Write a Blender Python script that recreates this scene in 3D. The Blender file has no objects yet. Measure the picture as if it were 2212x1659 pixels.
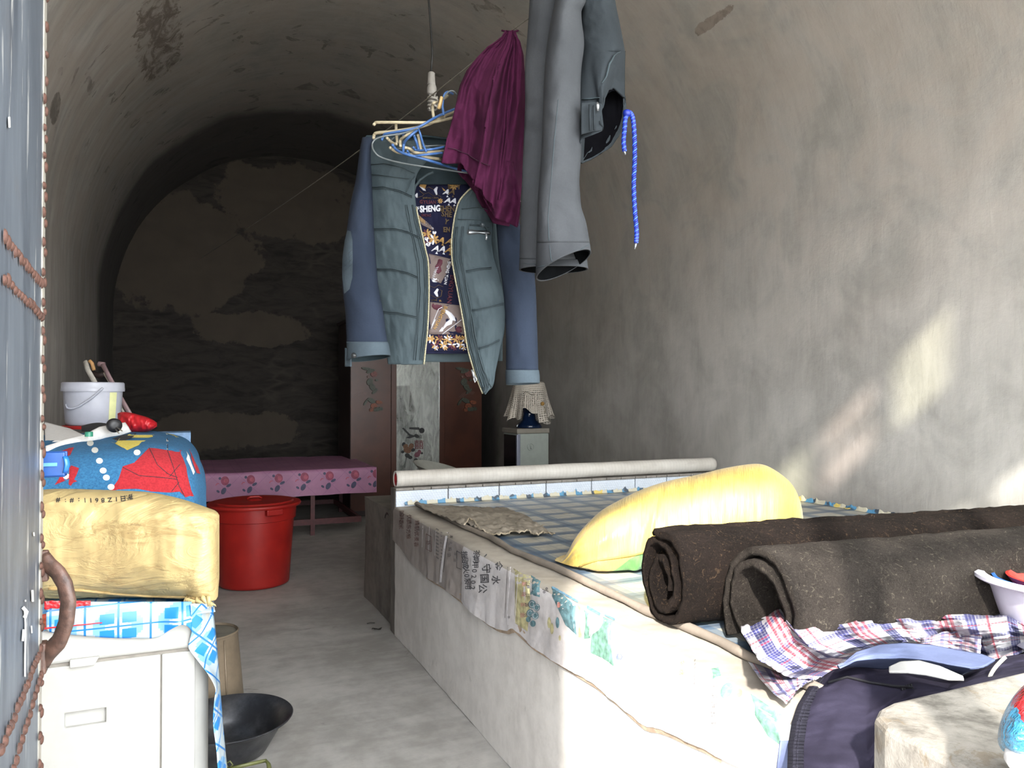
import bpy, math, random
from math import sin, cos, pi, radians, atan, sqrt, exp, floor
from mathutils import Vector, Matrix, noise, geometry
from mathutils.bvhtree import BVHTree
random.seed(7)
sc = bpy.context.scene
COL = sc.collection

# ------------------------------------------------------------------ camera, sky, sun, exposure
FX, CX, CY = 1640.0, 1106.0, 829.5
YAW, PIT, EYE = radians(23.4), atan(20.5 / 1640.0), Vector((0, 0, 1.35))
FW = Vector((sin(YAW) * cos(PIT), cos(YAW) * cos(PIT), sin(PIT)))
RT = Vector((cos(YAW), -sin(YAW), 0))
UP = RT.cross(FW)
cam = bpy.data.cameras.new('camera')
cam.sensor_width = 36.0
cam.lens = 36.0 * FX / 2212.0
cam.clip_start = 0.05
camo = bpy.data.objects.new('camera', cam)
COL.objects.link(camo)
camo.matrix_world = Matrix.Translation(EYE) @ Matrix((RT, UP, -FW)).transposed().to_4x4()
sc.camera = camo

world = bpy.data.worlds.new('daylight')
sc.world = world
world.use_nodes = True
wn = world.node_tree
bg = wn.nodes['Background']
bg.inputs['Color'].default_value = (0.93, 0.96, 1.0, 1)
bg.inputs['Strength'].default_value = 15.5

SUN_DIR = Vector((0.703, 1.0, -0.80)).normalized()
sun = bpy.data.lights.new('sun', 'SUN')
sun.energy = 13.5
sun.angle = radians(1.7)
sun.color = (1.0, 0.95, 0.88)
suno = bpy.data.objects.new('sun', sun)
COL.objects.link(suno)
suno.location = (-4, -6, 6)
suno.rotation_euler = SUN_DIR.to_track_quat('-Z', 'Y').to_euler()

def portal(name, x0, x1, z0, z1, y):
    l = bpy.data.lights.new(name, 'AREA')
    l.shape = 'RECTANGLE'
    l.size, l.size_y = x1 - x0, z1 - z0
    l.cycles.is_portal = True
    o = bpy.data.objects.new(name, l)
    COL.objects.link(o)
    o.location = ((x0 + x1) / 2, y, (z0 + z1) / 2)
    o.rotation_euler = (radians(90), 0, 0)
portal('door_daylight_portal', -.15, .76, 0, 2.5, .30)
portal('window_daylight_portal', .82, 3.2, .95, 2.5, .30)
portal('fanlight_daylight_portal', .4, 2.2, 3.05, 3.5, .30)

sc.view_settings.view_transform = 'Standard'
sc.view_settings.look = 'None'
sc.view_settings.gamma = 1.0
sc.view_settings.use_curve_mapping = False
sc.view_settings.exposure = 0.17

# ------------------------------------------------------------------ measuring: a pixel and a distance give a point in the room
def ray(x, y):
    return FW + RT * ((x - CX) / FX) + UP * ((CY - y) / FX)
def P(x, y, d):
    return EYE + ray(x, y) * d
def PA(x, y, axis, val):
    r = ray(x, y)
    i = 'XYZ'.index(axis)
    return EYE + r * ((val - EYE[i]) / r[i])
def lerp(a, b, t):
    return a + (b - a) * t
def poly(pts, t):
    """point on a polyline (equal parameter per segment length)"""
    L = [0.0]
    for a, b in zip(pts, pts[1:]):
        L.append(L[-1] + sqrt(sum((p - q) ** 2 for p, q in zip(a, b))) + 1e-9)
    s = t * L[-1]
    for i in range(len(pts) - 1):
        if s <= L[i + 1] or i == len(pts) - 2:
            k = (s - L[i]) / (L[i + 1] - L[i])
            return tuple(lerp(p, q, k) for p, q in zip(pts[i], pts[i + 1]))
def interp(tab, x):
    """tab: sorted rows (x, a, b, ...); smooth interpolation of the other columns"""
    if x <= tab[0][0]: return tab[0][1:]
    if x >= tab[-1][0]: return tab[-1][1:]
    for i in range(len(tab) - 1):
        if tab[i][0] <= x <= tab[i + 1][0]:
            k = (x - tab[i][0]) / (tab[i + 1][0] - tab[i][0] + 1e-12)
            p0 = tab[max(i - 1, 0)]; p1 = tab[i]; p2 = tab[i + 1]; p3 = tab[min(i + 2, len(tab) - 1)]
            out = []
            for c in range(1, len(p1)):
                h = p2[0] - p1[0] + 1e-12
                m1 = (p2[c] - p0[c]) / (p2[0] - p0[0] + 1e-12) * h
                m2 = (p3[c] - p1[c]) / (p3[0] - p1[0] + 1e-12) * h
                a, b = p1[c], p2[c]
                out.append((2*k**3-3*k**2+1)*a + (k**3-2*k**2+k)*m1 + (-2*k**3+3*k**2)*b + (k**3-k**2)*m2)
            return tuple(out)
def nz(x, y, z=0.0):
    return noise.noise(Vector((x, y, z)))
def fz(x, y, z=0.0, o=4):
    return noise.fractal(Vector((x, y, z)), 1.0, 2.0, o)

# ------------------------------------------------------------------ objects
def tag(o, label=None, cat=None, group=None, kind=None):
    if label: o['label'] = label
    if cat: o['category'] = cat
    if group: o['group'] = group
    if kind: o['kind'] = kind
    return o
def thing(name, label, cat, loc, group=None):
    o = bpy.data.objects.new(name, None)
    o.empty_display_size = .05
    COL.objects.link(o)
    o.location = loc
    return tag(o, label, cat, group)

class MB:
    def __init__(s):
        s.v = []; s.f = []; s.m = []; s.uv = []
    def add(s, vs, fs, mi=0, uvs=None):
        n = len(s.v)
        s.v += [tuple(v) for v in vs]
        s.uv += list(uvs) if uvs else [(0.0, 0.0)] * len(vs)
        for f in fs:
            s.f.append(tuple(i + n for i in f)); s.m.append(mi)
        return s
    def grid(s, fn, nu, nv, mi=0, cu=False, mfn=None):
        n = len(s.v)
        for j in range(nv + 1):
            for i in range(nu if cu else nu + 1):
                u, v = i / nu, j / nv
                s.v.append(tuple(fn(u, v))); s.uv.append((u, v))
        w = nu if cu else nu + 1
        for j in range(nv):
            for i in range(nu):
                a = j * w + i; b = j * w + (i + 1) % w if cu else a + 1
                s.f.append((n + a, n + b, n + b + w, n + a + w))
                s.m.append(mfn((i + .5) / nu, (j + .5) / nv) if mfn else mi)
        return s
    def box(s, x0, x1, y0, y1, z0, z1, mi=0):
        vs = [(x, y, z) for x in (x0, x1) for y in (y0, y1) for z in (z0, z1)]
        return s.add(vs, [(0,1,3,2),(4,6,7,5),(0,4,5,1),(2,3,7,6),(0,2,6,4),(1,5,7,3)], mi)
    def obox(s, c, ax, ay, az, mi=0):
        c = Vector(c)
        vs = [c + ax*i + ay*j + az*k for i in (-1,1) for j in (-1,1) for k in (-1,1)]
        return s.add(vs, [(0,1,3,2),(4,6,7,5),(0,4,5,1),(2,3,7,6),(0,2,6,4),(1,5,7,3)], mi)
    def tube(s, path, r, n=8, mi=0, closed=False, flat=1.0):
        path = [Vector(p) for p in path]
        N = len(path)
        rs = r if isinstance(r, (list, tuple)) else [r] * N
        up = None; rings = []
        for i, p in enumerate(path):
            if closed: t = path[(i+1) % N] - path[i-1]
            else: t = path[min(i+1, N-1)] - path[max(i-1, 0)]
            t.normalize()
            if up is None:
                up = t.orthogonal().normalized()
            else:
                up = (up - t * up.dot(t))
                up = up.normalized() if up.length > 1e-6 else t.orthogonal().normalized()
            sd = t.cross(up)
            rings.append([p + (up * cos(2*pi*k/n) + sd * sin(2*pi*k/n) * flat) * rs[i] for k in range(n)])
        vs = [q for R_ in rings for q in R_]
        fs = []
        for i in range(N if closed else N - 1):
            j = (i + 1) % N
            for k in range(n):
                fs.append((i*n+k, i*n+(k+1) % n, j*n+(k+1) % n, j*n+k))
        uvs = [(k / n, i / max(N-1, 1)) for i in range(N) for k in range(n)]
        if not closed:
            fs.append(tuple(range(n))[::-1]); fs.append(tuple((N-1)*n+k for k in range(n)))
        return s.add(vs, fs, mi, uvs)
    def lathe(s, prof, c, n=40, mi=0, cap0=True, cap1=False, ax=None, wob=0):
        c = Vector(c)
        az = Vector(ax).normalized() if ax else Vector((0, 0, 1))
        a1 = az.orthogonal().normalized() if ax else Vector((1, 0, 0))
        a2 = az.cross(a1)
        vs = []; uvs = []
        for j, (r, z) in enumerate(prof):
            for k in range(n):
                a = 2*pi*k/n
                rr = r * (1 + wob * nz(cos(a)*1.5, sin(a)*1.5, z*4))
                vs.append(c + (a1*cos(a) + a2*sin(a))*rr + az*z)
                uvs.append((k/n, j/max(1, len(prof)-1)))
        fs = []
        for j in range(len(prof)-1):
            for k in range(n):
                fs.append((j*n+k, j*n+(k+1) % n, (j+1)*n+(k+1) % n, (j+1)*n+k))
        if cap0: fs.append(tuple(range(n))[::-1])
        if cap1: fs.append(tuple((len(prof)-1)*n+k for k in range(n)))
        return s.add(vs, fs, mi, uvs)
    def bvh(s):
        return BVHTree.FromPolygons([Vector(v) for v in s.v], s.f)
    def build(s, name, mats, parent=None, smooth=True, solid=0, bevel=0, sub=0, angle=None, offset=-1, inner=0):
        me = bpy.data.meshes.new(name)
        me.from_pydata(s.v, [], s.f)
        if not isinstance(mats, (list, tuple)): mats = [mats]
        for m in mats: me.materials.append(m)
        uvl = me.uv_layers.new(name='UVMap')
        for p in me.polygons:
            p.use_smooth = smooth
            for li in p.loop_indices:
                uvl.data[li].uv = s.uv[me.loops[li].vertex_index]
        if len(mats) > 1:
            for p, mi in zip(me.polygons, s.m): p.material_index = mi
        o = bpy.data.objects.new(name, me)
        COL.objects.link(o)
        if parent is not None:
            o.parent = parent
            M = Matrix.Translation(parent.location)
            q = parent
            while q.parent: q = q.parent; M = Matrix.Translation(q.location) @ M
            o.matrix_parent_inverse = M.inverted()
        if bevel:
            b = o.modifiers.new('bevel', 'BEVEL'); b.width = bevel; b.segments = 3; b.limit_method = 'ANGLE'; b.angle_limit = radians(40)
        if solid:
            b = o.modifiers.new('thickness', 'SOLIDIFY'); b.thickness = solid; b.offset = offset; b.material_offset = inner
        if sub:
            b = o.modifiers.new('sub', 'SUBSURF'); b.levels = sub; b.render_levels = sub
        if angle is not None:
            me.set_sharp_from_angle(angle=radians(angle))
        return o

def recalc(o):
    import bmesh
    bm = bmesh.new(); bm.from_mesh(o.data)
    bmesh.ops.recalc_face_normals(bm, faces=bm.faces)
    bm.to_mesh(o.data); bm.free()
    return o

def coons(T, B, L, R, dfn, nu=40, nv=40, fold=None):
    """cloth patch between four measured edges; dfn(u,v) is its distance from the eye"""
    c00, c10, c01, c11 = T[0], T[-1], B[0], B[-1]
    def fn(u, v):
        t, b, l, r = poly(T, u), poly(B, u), poly(L, v), poly(R, v)
        q = [(1-v)*t[k] + v*b[k] + (1-u)*l[k] + u*r[k] - ((1-u)*(1-v)*c00[k] + u*(1-v)*c10[k] + (1-u)*v*c01[k] + u*v*c11[k]) for k in (0, 1)]
        return P(q[0], q[1], dfn(u, v))
    m = MB(); m.grid(fn, nu, nv)
    return m

def body(rows, axis='y', n=40, m=32, se=2.0, foldfn=None, tiltfn=None, mfn=None, caps=True):
    """closed body from measured rows (s, lo, hi, distance, half_depth); section is a superellipse"""
    s0, s1 = rows[0][0], rows[-1][0]
    mb = MB()
    def fn(u, v):
        s = lerp(s0, s1, v)
        lo, hi, d, r = interp(rows, s)
        a = 2*pi*u
        ca, sa = cos(a), sin(a)
        ex = 2.0/se
        cx_ = math.copysign(abs(ca)**ex, ca); sx_ = math.copysign(abs(sa)**ex, sa)
        mid, half = (lo+hi)/2, (hi-lo)/2
        q = mid + half*cx_
        dd = d - r*sx_
        k = d/dd            # keep true size while moving in depth
        if foldfn: dd -= foldfn(u, v)
        ss = s + (tiltfn(u, v) if tiltfn else 0)
        if axis == 'y': return P(q, ss, dd)
        return P(ss, q, dd)
    mb.grid(fn, m, n, cu=True, mfn=mfn)
    if caps:
        mb.f.append(tuple(range(m))[::-1]); mb.m.append(mfn(.5, 0) if mfn else 0)
        mb.f.append(tuple(n*m+k for k in range(m))); mb.m.append(mfn(.5, 1) if mfn else 0)
    return mb

def inside(p, pg):
    x, y = p; c = False; j = len(pg)-1
    for i in range(len(pg)):
        if (pg[i][1] > y) != (pg[j][1] > y) and x < (pg[j][0]-pg[i][0])*(y-pg[i][1])/(pg[j][1]-pg[i][1])+pg[i][0]: c = not c
        j = i
    return c
def flatmesh(pg, step):
    xs = [p[0] for p in pg]; ys = [p[1] for p in pg]
    pts = [Vector(p) for p in pg]
    if (max(xs)-min(xs))/step > 1.5 or (max(ys)-min(ys))/step > 1.5:
        y = min(ys)+step*.5
        while y < max(ys):
            x = min(xs)+step*.5
            while x < max(xs):
                if inside((x, y), pg): pts.append(Vector((x, y)))
                x += step
            y += step
    n = len(pg)
    r = geometry.delaunay_2d_cdt(pts, [], [list(range(n))], 1, 1e-5)
    return r[0], r[2]
def lay(mb, bvh, pg, mi=0, off=.0012, step=8, tf=None):
    """lay a printed or painted mark onto a surface"""
    vs, fs = flatmesh(pg, step)
    lay_raw(mb, bvh, vs, fs, mi, off, tf)
def lay_raw(mb, bvh, vs, fs, mi, off, tf=None):
    out = []; ok = []
    for v in vs:
        x, y = (tf(v[0], v[1]) if tf else (v[0], v[1]))
        r = ray(x, y)
        h = bvh.ray_cast(EYE, r)
        if h[0] is None: out.append((0, 0, 0)); ok.append(False)
        else:
            nn = h[1] if h[1].dot(r) < 0 else -h[1]
            out.append(tuple(h[0] + nn*off)); ok.append(True)
    good = []
    for f in fs:
        if all(ok[i] for i in f):
            p = [Vector(out[i]) for i in f]
            if max((p[0]-p[1]).length, (p[1]-p[2]).length) < .12: good.append(tuple(f))
    mb.add(out, good, mi)
def stroke(pts, w):
    """ribbon polygon along a polyline"""
    L = []; R_ = []
    for i, p in enumerate(pts):
        a = pts[max(i-1, 0)]; b = pts[min(i+1, len(pts)-1)]
        dx, dy = b[0]-a[0], b[1]-a[1]; l = sqrt(dx*dx+dy*dy)+1e-9
        L.append((p[0]-dy/l*w/2, p[1]+dx/l*w/2)); R_.append((p[0]+dy/l*w/2, p[1]-dx/l*w/2))
    return L + R_[::-1]
def resample(pts, step):
    out = [pts[0]]
    for a, b in zip(pts, pts[1:]):
        n = max(1, int(sqrt((a[0]-b[0])**2+(a[1]-b[1])**2)/step))
        out += [(lerp(a[0], b[0], k/n), lerp(a[1], b[1], k/n)) for k in range(1, n+1)]
    return out
def lay_line(mb, bvh, pts, w, mi=0, off=.001, step=8):
    pts = resample(pts, step)
    L = stroke(pts, w); n = len(pts)
    vs = [Vector(p) for p in L]
    fs = [(i, i+1, 2*n-2-i, 2*n-1-i) for i in range(n-1)]
    lay_raw(mb, bvh, vs, fs, mi, off)
def ell(x, y, rx, ry, n=14, a=0):
    return [(x + rx*cos(2*pi*k/n)*cos(a) - ry*sin(2*pi*k/n)*sin(a), y + rx*cos(2*pi*k/n)*sin(a) + ry*sin(2*pi*k/n)*cos(a)) for k in range(n)]
_tc = {}
def text2d(s, bold=0.0):
    if (s, bold) in _tc: return _tc[(s, bold)]
    cu = bpy.data.curves.new('t', 'FONT'); cu.body = s; cu.size = 1.0; cu.offset = bold; cu.resolution_u = 3
    cu.align_x = 'CENTER'; cu.align_y = 'CENTER'
    o = bpy.data.objects.new('t', cu); COL.objects.link(o)
    me = bpy.data.meshes.new_from_object(o.evaluated_get(bpy.context.evaluated_depsgraph_get()))
    r = ([(v.co.x, v.co.y) for v in me.vertices], [tuple(p.vertices) for p in me.polygons])
    bpy.data.objects.remove(o); bpy.data.curves.remove(cu); bpy.data.meshes.remove(me)
    _tc[(s, bold)] = r
    return r
def lay_text(mb, bvh, s, x, y, size, ang=0, mi=0, off=.0014, sx=1.0, bold=0.0, shear=0):
    """ang in degrees, clockwise as seen"""
    vs, fs = text2d(s, bold)
    a = radians(ang)
    def tf(u, v):
        u2 = (u + shear*v)*size*sx; v2 = -v*size
        return x + u2*cos(a) - v2*sin(a), y + u2*sin(a) + v2*cos(a)
    lay_raw(mb, bvh, vs, fs, mi, off, tf)

# ------------------------------------------------------------------ materials
def rgb(h):
    h = h.lstrip('#')
    c = [int(h[i:i+2], 16)/255 for i in (0, 2, 4)]
    return tuple((x/12.92 if x <= .04045 else ((x+.055)/1.055)**2.4) for x in c)
class N:
    """a node socket with arithmetic"""
    def __init__(s, T, sock): s.T = T; s.s = sock
    def _m(s, op, *o):
        n = s.T.nodes.new('ShaderNodeMath'); n.operation = op
        for i, x in enumerate((s,) + o):
            if isinstance(x, N): s.T.links.new(x.s, n.inputs[i])
            else: n.inputs[i].default_value = x
        return N(s.T, n.outputs[0])
    def __add__(s, o): return s._m('ADD', o)
    def __sub__(s, o): return s._m('SUBTRACT', o)
    def __mul__(s, o): return s._m('MULTIPLY', o)
    def __truediv__(s, o): return s._m('DIVIDE', o)
    def __pow__(s, o): return s._m('POWER', o)
    def lt(s, o): return s._m('LESS_THAN', o)
    def gt(s, o): return s._m('GREATER_THAN', o)
    def frac(s): return s._m('FRACT')
    def floor(s): return s._m('FLOOR')
    def abs(s): return s._m('ABSOLUTE')
    def sin(s): return s._m('SINE')
    def max(s, o): return s._m('MAXIMUM', o)
    def min(s, o): return s._m('MINIMUM', o)
    def mod(s, o): return s._m('MODULO', o)
    def sat(s): return s.max(0.0).min(1.0)
    def band(s, a, b): return s.gt(a) * s.lt(b)
    def smooth(s, a, b):
        n = s.T.nodes.new('ShaderNodeMapRange'); n.interpolation_type = 'SMOOTHSTEP'
        s.T.links.new(s.s, n.inputs[0]); n.inputs[1].default_value = a; n.inputs[2].default_value = b
        return N(s.T, n.outputs[0])
class M_:
    def __init__(s, name):
        s.m = bpy.data.materials.new(name); s.m.use_nodes = True
        s.T = s.m.node_tree; s.b = s.T.nodes['Principled BSDF']; s.out = s.T.nodes['Material Output']
    def co(s, kind='Object'):
        n = s.T.nodes.new('ShaderNodeTexCoord'); return n.outputs[kind]
    def xyz(s, kind='Object'):
        n = s.T.nodes.new('ShaderNodeSeparateXYZ'); s.T.links.new(s.co(kind), n.inputs[0])
        return [N(s.T, n.outputs[i]) for i in range(3)]
    def vec(s, x, y, z=0.0):
        n = s.T.nodes.new('ShaderNodeCombineXYZ')
        for i, a in enumerate((x, y, z)):
            if isinstance(a, N): s.T.links.new(a.s, n.inputs[i])
            else: n.inputs[i].default_value = a
        return n.outputs[0]
    def noise(s, scale, detail=4, rough=.55, vec=None, dist=0.0, color=False):
        n = s.T.nodes.new('ShaderNodeTexNoise')
        n.inputs['Scale'].default_value = scale; n.inputs['Detail'].default_value = detail
        n.inputs['Roughness'].default_value = rough; n.inputs['Distortion'].default_value = dist
        s.T.links.new(vec if vec is not None else s.co(), n.inputs['Vector'])
        return N(s.T, n.outputs['Fac'])
    def voronoi(s, scale, vec=None, feature='F1', rnd=1.0):
        n = s.T.nodes.new('ShaderNodeTexVoronoi'); n.feature = feature
        n.inputs['Scale'].default_value = scale; n.inputs['Randomness'].default_value = rnd
        s.T.links.new(vec if vec is not None else s.co(), n.inputs['Vector'])
        return N(s.T, n.outputs['Distance'])
    def mix(s, f, a, b, mode='MIX'):
        n = s.T.nodes.new('ShaderNodeMix'); n.data_type = 'RGBA'; n.blend_type = mode
        def put(x, k):
            if isinstance(x, N): s.T.links.new(x.s, n.inputs[k])
            elif isinstance(x, (int, float)): n.inputs[k].default_value = x
            elif isinstance(x, (tuple, list)): n.inputs[k].default_value = (*x[:3], 1)
            elif isinstance(x, str): n.inputs[k].default_value = (*rgb(x), 1)
        put(f, 0); put(a, 6); put(b, 7)
        return N(s.T, n.outputs[2])
    def set(s, base=None, rough=None, bump=None, bs=.3, bd=.01, **kw):
        def put(x, k):
            i = s.b.inputs[k]
            if isinstance(x, N): s.T.links.new(x.s, i)
            elif isinstance(x, str): i.default_value = (*rgb(x), 1)
            elif isinstance(x, (tuple, list)): i.default_value = (*x[:3], 1)
            else: i.default_value = x
        if base is not None: put(base, 'Base Color')
        if rough is not None: put(rough, 'Roughness')
        for k, v in kw.items(): put(v, k.replace('_', ' '))
        if bump is not None:
            n = s.T.nodes.new('ShaderNodeBump'); n.inputs['Strength'].default_value = bs; n.inputs['Distance'].default_value = bd
            s.T.links.new(bump.s, n.inputs['Height']); s.T.links.new(n.outputs[0], s.b.inputs['Normal'])
        return s.m
def plain(name, col, rough=.6, var=.12, scale=30, bs=.15, **kw):
    m = M_(name)
    c = rgb(col) if isinstance(col, str) else col
    n = m.noise(scale, 4)
    d = tuple(x*(1-var*1.5) for x in c); l = tuple(min(1, x*(1+var)) for x in c)
    return m.set(m.mix(n.smooth(.3, .7), d, l), rough, n, bs, .004, **kw)
# ------------------------------------------------------------------ plaster, concrete, brick
XL, XR, YF, YB, ZS = -0.75, 3.34, 0.40, 9.9, 2.3
XC, RV = (XL+XR)/2, (XR-XL)/2
def plaster(name, base, dark, spots=False, soot_falloff=0.0, pale=0.0):
    m = M_(name)
    x, y, z = m.xyz()
    u, v, _ = m.xyz('UV')
    st = m.noise(1.0, 5, .6, m.vec(u*9.0, v*1.6), .4)
    st2 = m.noise(1.0, 6, .65, m.vec(u*26.0, v*5.0), .6)
    big = m.noise(.9, 4, .55)
    fine = m.noise(14, 6, .7)
    blot = m.noise(2.6, 7, .62, dist=.8)
    k = x.smooth(.4, -.6)*.30
    f = (st*(k+.18) + big*.3 + blot*(k*-1.0+.40) + st2*.12).smooth(.38, .62)
    c = m.mix(f, dark, base)
    c = m.mix(z.smooth(1.2, 2.8)*.5*blot.smooth(.35, .6), c, '#a3968b')
    c = m.mix(fine.smooth(.35, .75)*.3, c, '#aea9a1')
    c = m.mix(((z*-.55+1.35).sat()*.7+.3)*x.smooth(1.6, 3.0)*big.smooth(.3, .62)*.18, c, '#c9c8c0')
    sp = m.noise(3.4, 5, .62, m.vec(u*1.5, v*1.0), .8)
    c = m.mix(sp.smooth(.60, .63)*.5*m.noise(9, 3).smooth(.3, .6)*z.smooth(2.5, 3.1)*x.smooth(3.1, 2.2), c, '#3a342e')
    def scar(y0, v0, ry, rv, sgn, col, col2):
        q = ((y-y0)/ry)**2.0+((v-v0)/rv)**2.0+(m.noise(2.8, 7, .75, m.vec(u*1.6, v*1.6), .6)-.5)*4.0
        side = (x*sgn).gt(1.3*sgn)
        return m.mix((q*-1.0+1.0).smooth(0, .12)*side*.8, c, m.mix(m.noise(5, 6, .75, m.vec(u, v*1.4), 1.2).smooth(.42, .6), col, col2))
    c = scar(5.55, 3.90, .75, .20, -1, '#5d4f45', '#a39d95')
    c = scar(4.80, 2.92, .13, .07, -1, '#59524b', '#8b857d')
    c = scar(3.66, 3.68, .20, .035, 1, '#6d6058', '#857a70')
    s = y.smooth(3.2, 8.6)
    c = m.mix(s*soot_falloff, c, '#1f1c1a')  # soot growing with depth, with light falloff towards the back put into its colour
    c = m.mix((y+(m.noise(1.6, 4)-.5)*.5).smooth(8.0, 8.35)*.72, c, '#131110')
    h = st*.3 + fine*.5 + st2*.3 + blot*.6
    return m.set(c, .88, h, .45, .012)
M = {}
M['wall'] = M['wall_l'] = M['vault'] = plaster('wall_plaster', '#b8b3ae', '#94908b', soot_falloff=.5)

mm = M_('back_wall_rubble')
x, y, z = mm.xyz()
n1 = mm.noise(1.3, 6, .65, dist=.6); n2 = mm.noise(7, 6, .7)
bv = mm.voronoi(1.0, mm.vec(x*3.2, y, z*8.5), 'DISTANCE_TO_EDGE')
n3 = mm.noise(1.0, 5, .7, mm.vec(x*2.2, y, z*8.0), .8)
stone = mm.mix(n3.smooth(.3, .62), '#211e1c', '#37332f')
stone = mm.mix(bv.smooth(.16, .0)*mm.noise(1.6, 3).smooth(.52, .66)*.4, stone, '#4d4741')
stone = mm.mix(n3.smooth(.6, .75)*n2.smooth(.5, .6)*.5, stone, '#4d4741')
def pat(cx_, cz_, rx, rz):
    d = (((x-cx_)/rx)**2.0 + ((z-cz_)/rz)**2.0)
    return (d*-1.0 + 1.0 + (mm.noise(2.6, 5, .65)-.5)*2.6).smooth(.0, .18)
patches = pat(-.05, 3.05, .95, .75).max(pat(.75, 2.15, .75, .22)).max(pat(1.2, 3.75, .95, .5)).max(pat(.5, .9, .9, .25))
c = mm.mix(patches, stone, mm.mix(mm.noise(3, 5), '#403a34', '#50483f'))
M['back'] = mm.set(c, .95, (bv.smooth(0, .2)*(patches*-1.0+1.0))*.9 + n2*.4, .5, .02)

def concrete(name, a, b, rough=.75, sc_=1.0, extra=None):
    m = M_(name)
    n1 = m.noise(1.6*sc_, 5, .6, dist=.5); n2 = m.noise(9*sc_, 6, .65); n3 = m.noise(60, 3)
    sc1 = m.noise(1.0, 4, .6, m.vec(*[q*k for q, k in zip(m.xyz(), (2.0, 11.0, 3.0))]), .8)
    c = m.mix((n1*.5+n2*.3+sc1*.2).smooth(.38, .62), a, b)
    c = m.mix(m.noise(3.2*sc_, 8, .75, dist=1.2).smooth(.6, .68)*.35, c, extra or '#56514c')
    return m.set(c, rough, n2*.5+n3*.25+sc1*.4, .25, .008)
M['floor'] = concrete('floor_concrete', '#918e89', '#b2afaa', .62)
M['kang'] = concrete('kang_plaster', '#b9b4ae', '#d2cdc7', .8, 1.4, '#8a857d')
M['kang_dark'] = concrete('sooty_plaster', '#57524c', '#79736b', .85, 1.6, '#24211f')
M['ground'] = concrete('yard_concrete', '#9a968d', '#b5b0a6', .9, .5)

# ---------------- setting
def struct(name, mb, m, **k):
    return tag(mb.build(name, m, **k), kind='structure')
fl = MB().grid(lambda u, v: (lerp(XL-.02, XR+.02, u), lerp(.30, YB+.2, v), .006*fz(u*6, v*12) - .003), 40, 80)
struct('floor', fl, M['floor'])
struct('ground', MB().box(-9, 10, -12, .30, -.12, -.03), M['ground'])
def rough_(p, n, a=.012):
    d = a*fz(p[0]*1.1, p[1]*1.1, p[2]*1.1) + .004*fz(p[0]*5, p[1]*5, p[2]*5)
    return (p[0]+n[0]*d, p[1], p[2]+n[2]*d)
def uvset(mb, fn):
    mb.uv = [fn(v) for v in mb.v]
    return mb
wl = MB().grid(lambda u, v: rough_((XL, lerp(YF, YB+.25, u), lerp(-.02, ZS, v)), (1, 0, 0)), 90, 30)
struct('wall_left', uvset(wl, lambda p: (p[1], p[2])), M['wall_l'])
wr = MB().grid(lambda u, v: rough_((XR, lerp(YF, YB+.25, u), lerp(-.02, ZS, v)), (-1, 0, 0)), 90, 30)
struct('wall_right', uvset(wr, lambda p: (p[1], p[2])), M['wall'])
def vault(u, v):
    a = pi*(1-v); n = (-cos(a), 0, -sin(a))
    return rough_((XC+RV*cos(a), lerp(YF, YB+.25, u), ZS+RV*sin(a)), n)
def vuv(p):
    a = math.atan2(max(0, p[2]-ZS), p[0]-XC)
    return (p[1], ZS+RV*min(a, pi-a))
vt = MB().grid(vault, 90, 96)
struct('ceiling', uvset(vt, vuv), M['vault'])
def arch(n=48, x0=XL-.05, x1=XR+.05, r=RV+.05):
    return [(XC+r*cos(pi*k/n), ZS+r*sin(pi*k/n)) for k in range(n+1)]
def plate(mb, pg, y0, y1, holes=()):
    """wall in an X-Z plane with rectangular holes, built from a cut mesh"""
    pts = [Vector(p) for p in pg]; faces = [list(range(len(pg)))]
    hp = []
    for h in holes:
        i = len(pts); pts += [Vector(q) for q in ((h[0], h[2]), (h[1], h[2]), (h[1], h[3]), (h[0], h[3]))]
        hp.append([i, i+1, i+2, i+3])
    ed = []
    for h in hp: ed += [(h[0], h[1]), (h[1], h[2]), (h[2], h[3]), (h[3], h[0])]
    r = geometry.delaunay_2d_cdt(pts, ed, faces, 1, 1e-5)
    vs, fs = r[0], r[2]
    keep = []
    for f in fs:
        cx_ = sum(vs[i][0] for i in f)/3; cz_ = sum(vs[i][1] for i in f)/3
        if not any(h[0] < cx_ < h[1] and h[2] < cz_ < h[3] for h in holes): keep.append(tuple(f))
    n = len(vs)
    V = [(p[0], y0, p[1]) for p in vs] + [(p[0], y1, p[1]) for p in vs]
    F = keep + [tuple(n+i for i in f[::-1]) for f in keep]
    cnt = {}
    for f in keep:
        for a, b in zip(f, f[1:]+f[:1]): cnt[(a, b)] = 1
    for (a, b) in cnt:
        if (b, a) not in cnt: F.append((b, a, n+a, n+b))
    mb.add(V, F)
    return mb
ar = arch()
pg = ar + [(XL-.05, -.05), (XR+.05, -.05)]
bw = MB().grid(lambda u, v: (lerp(XL-.15, XR+.15, u), YB+.03*fz(u*14, v*26), lerp(-.05, ZS+RV+.2, v)), 110, 120)
struct('wall_back', bw, M['back'])
HOLES = [(-.15, .76, -.02, 2.50), (.82, 3.15, .95, 2.50),
         (.68, .92, 3.07, 3.48), (.98, 1.23, 3.07, 3.48), (1.28, 1.56, 3.07, 3.48), (1.62, 1.865, 3.07, 3.48)]
FILL_PAPER = [(-.66, -.20, .95, 2.42), (-.62, .60, 2.62, 3.40), (.66, 1.55, 2.62, 2.98), (1.61, 2.60, 2.62, 2.98), (2.22, 2.92, 3.06, 3.42)]  # unseen paper windows, added so glowing paper brightens the dark interior
fr = plate(MB(), pg, .33, YF, HOLES+FILL_PAPER)
M['frame_wood'] = plain('weathered_frame_wood', '#8d8578', .7, .2, 14)
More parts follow.
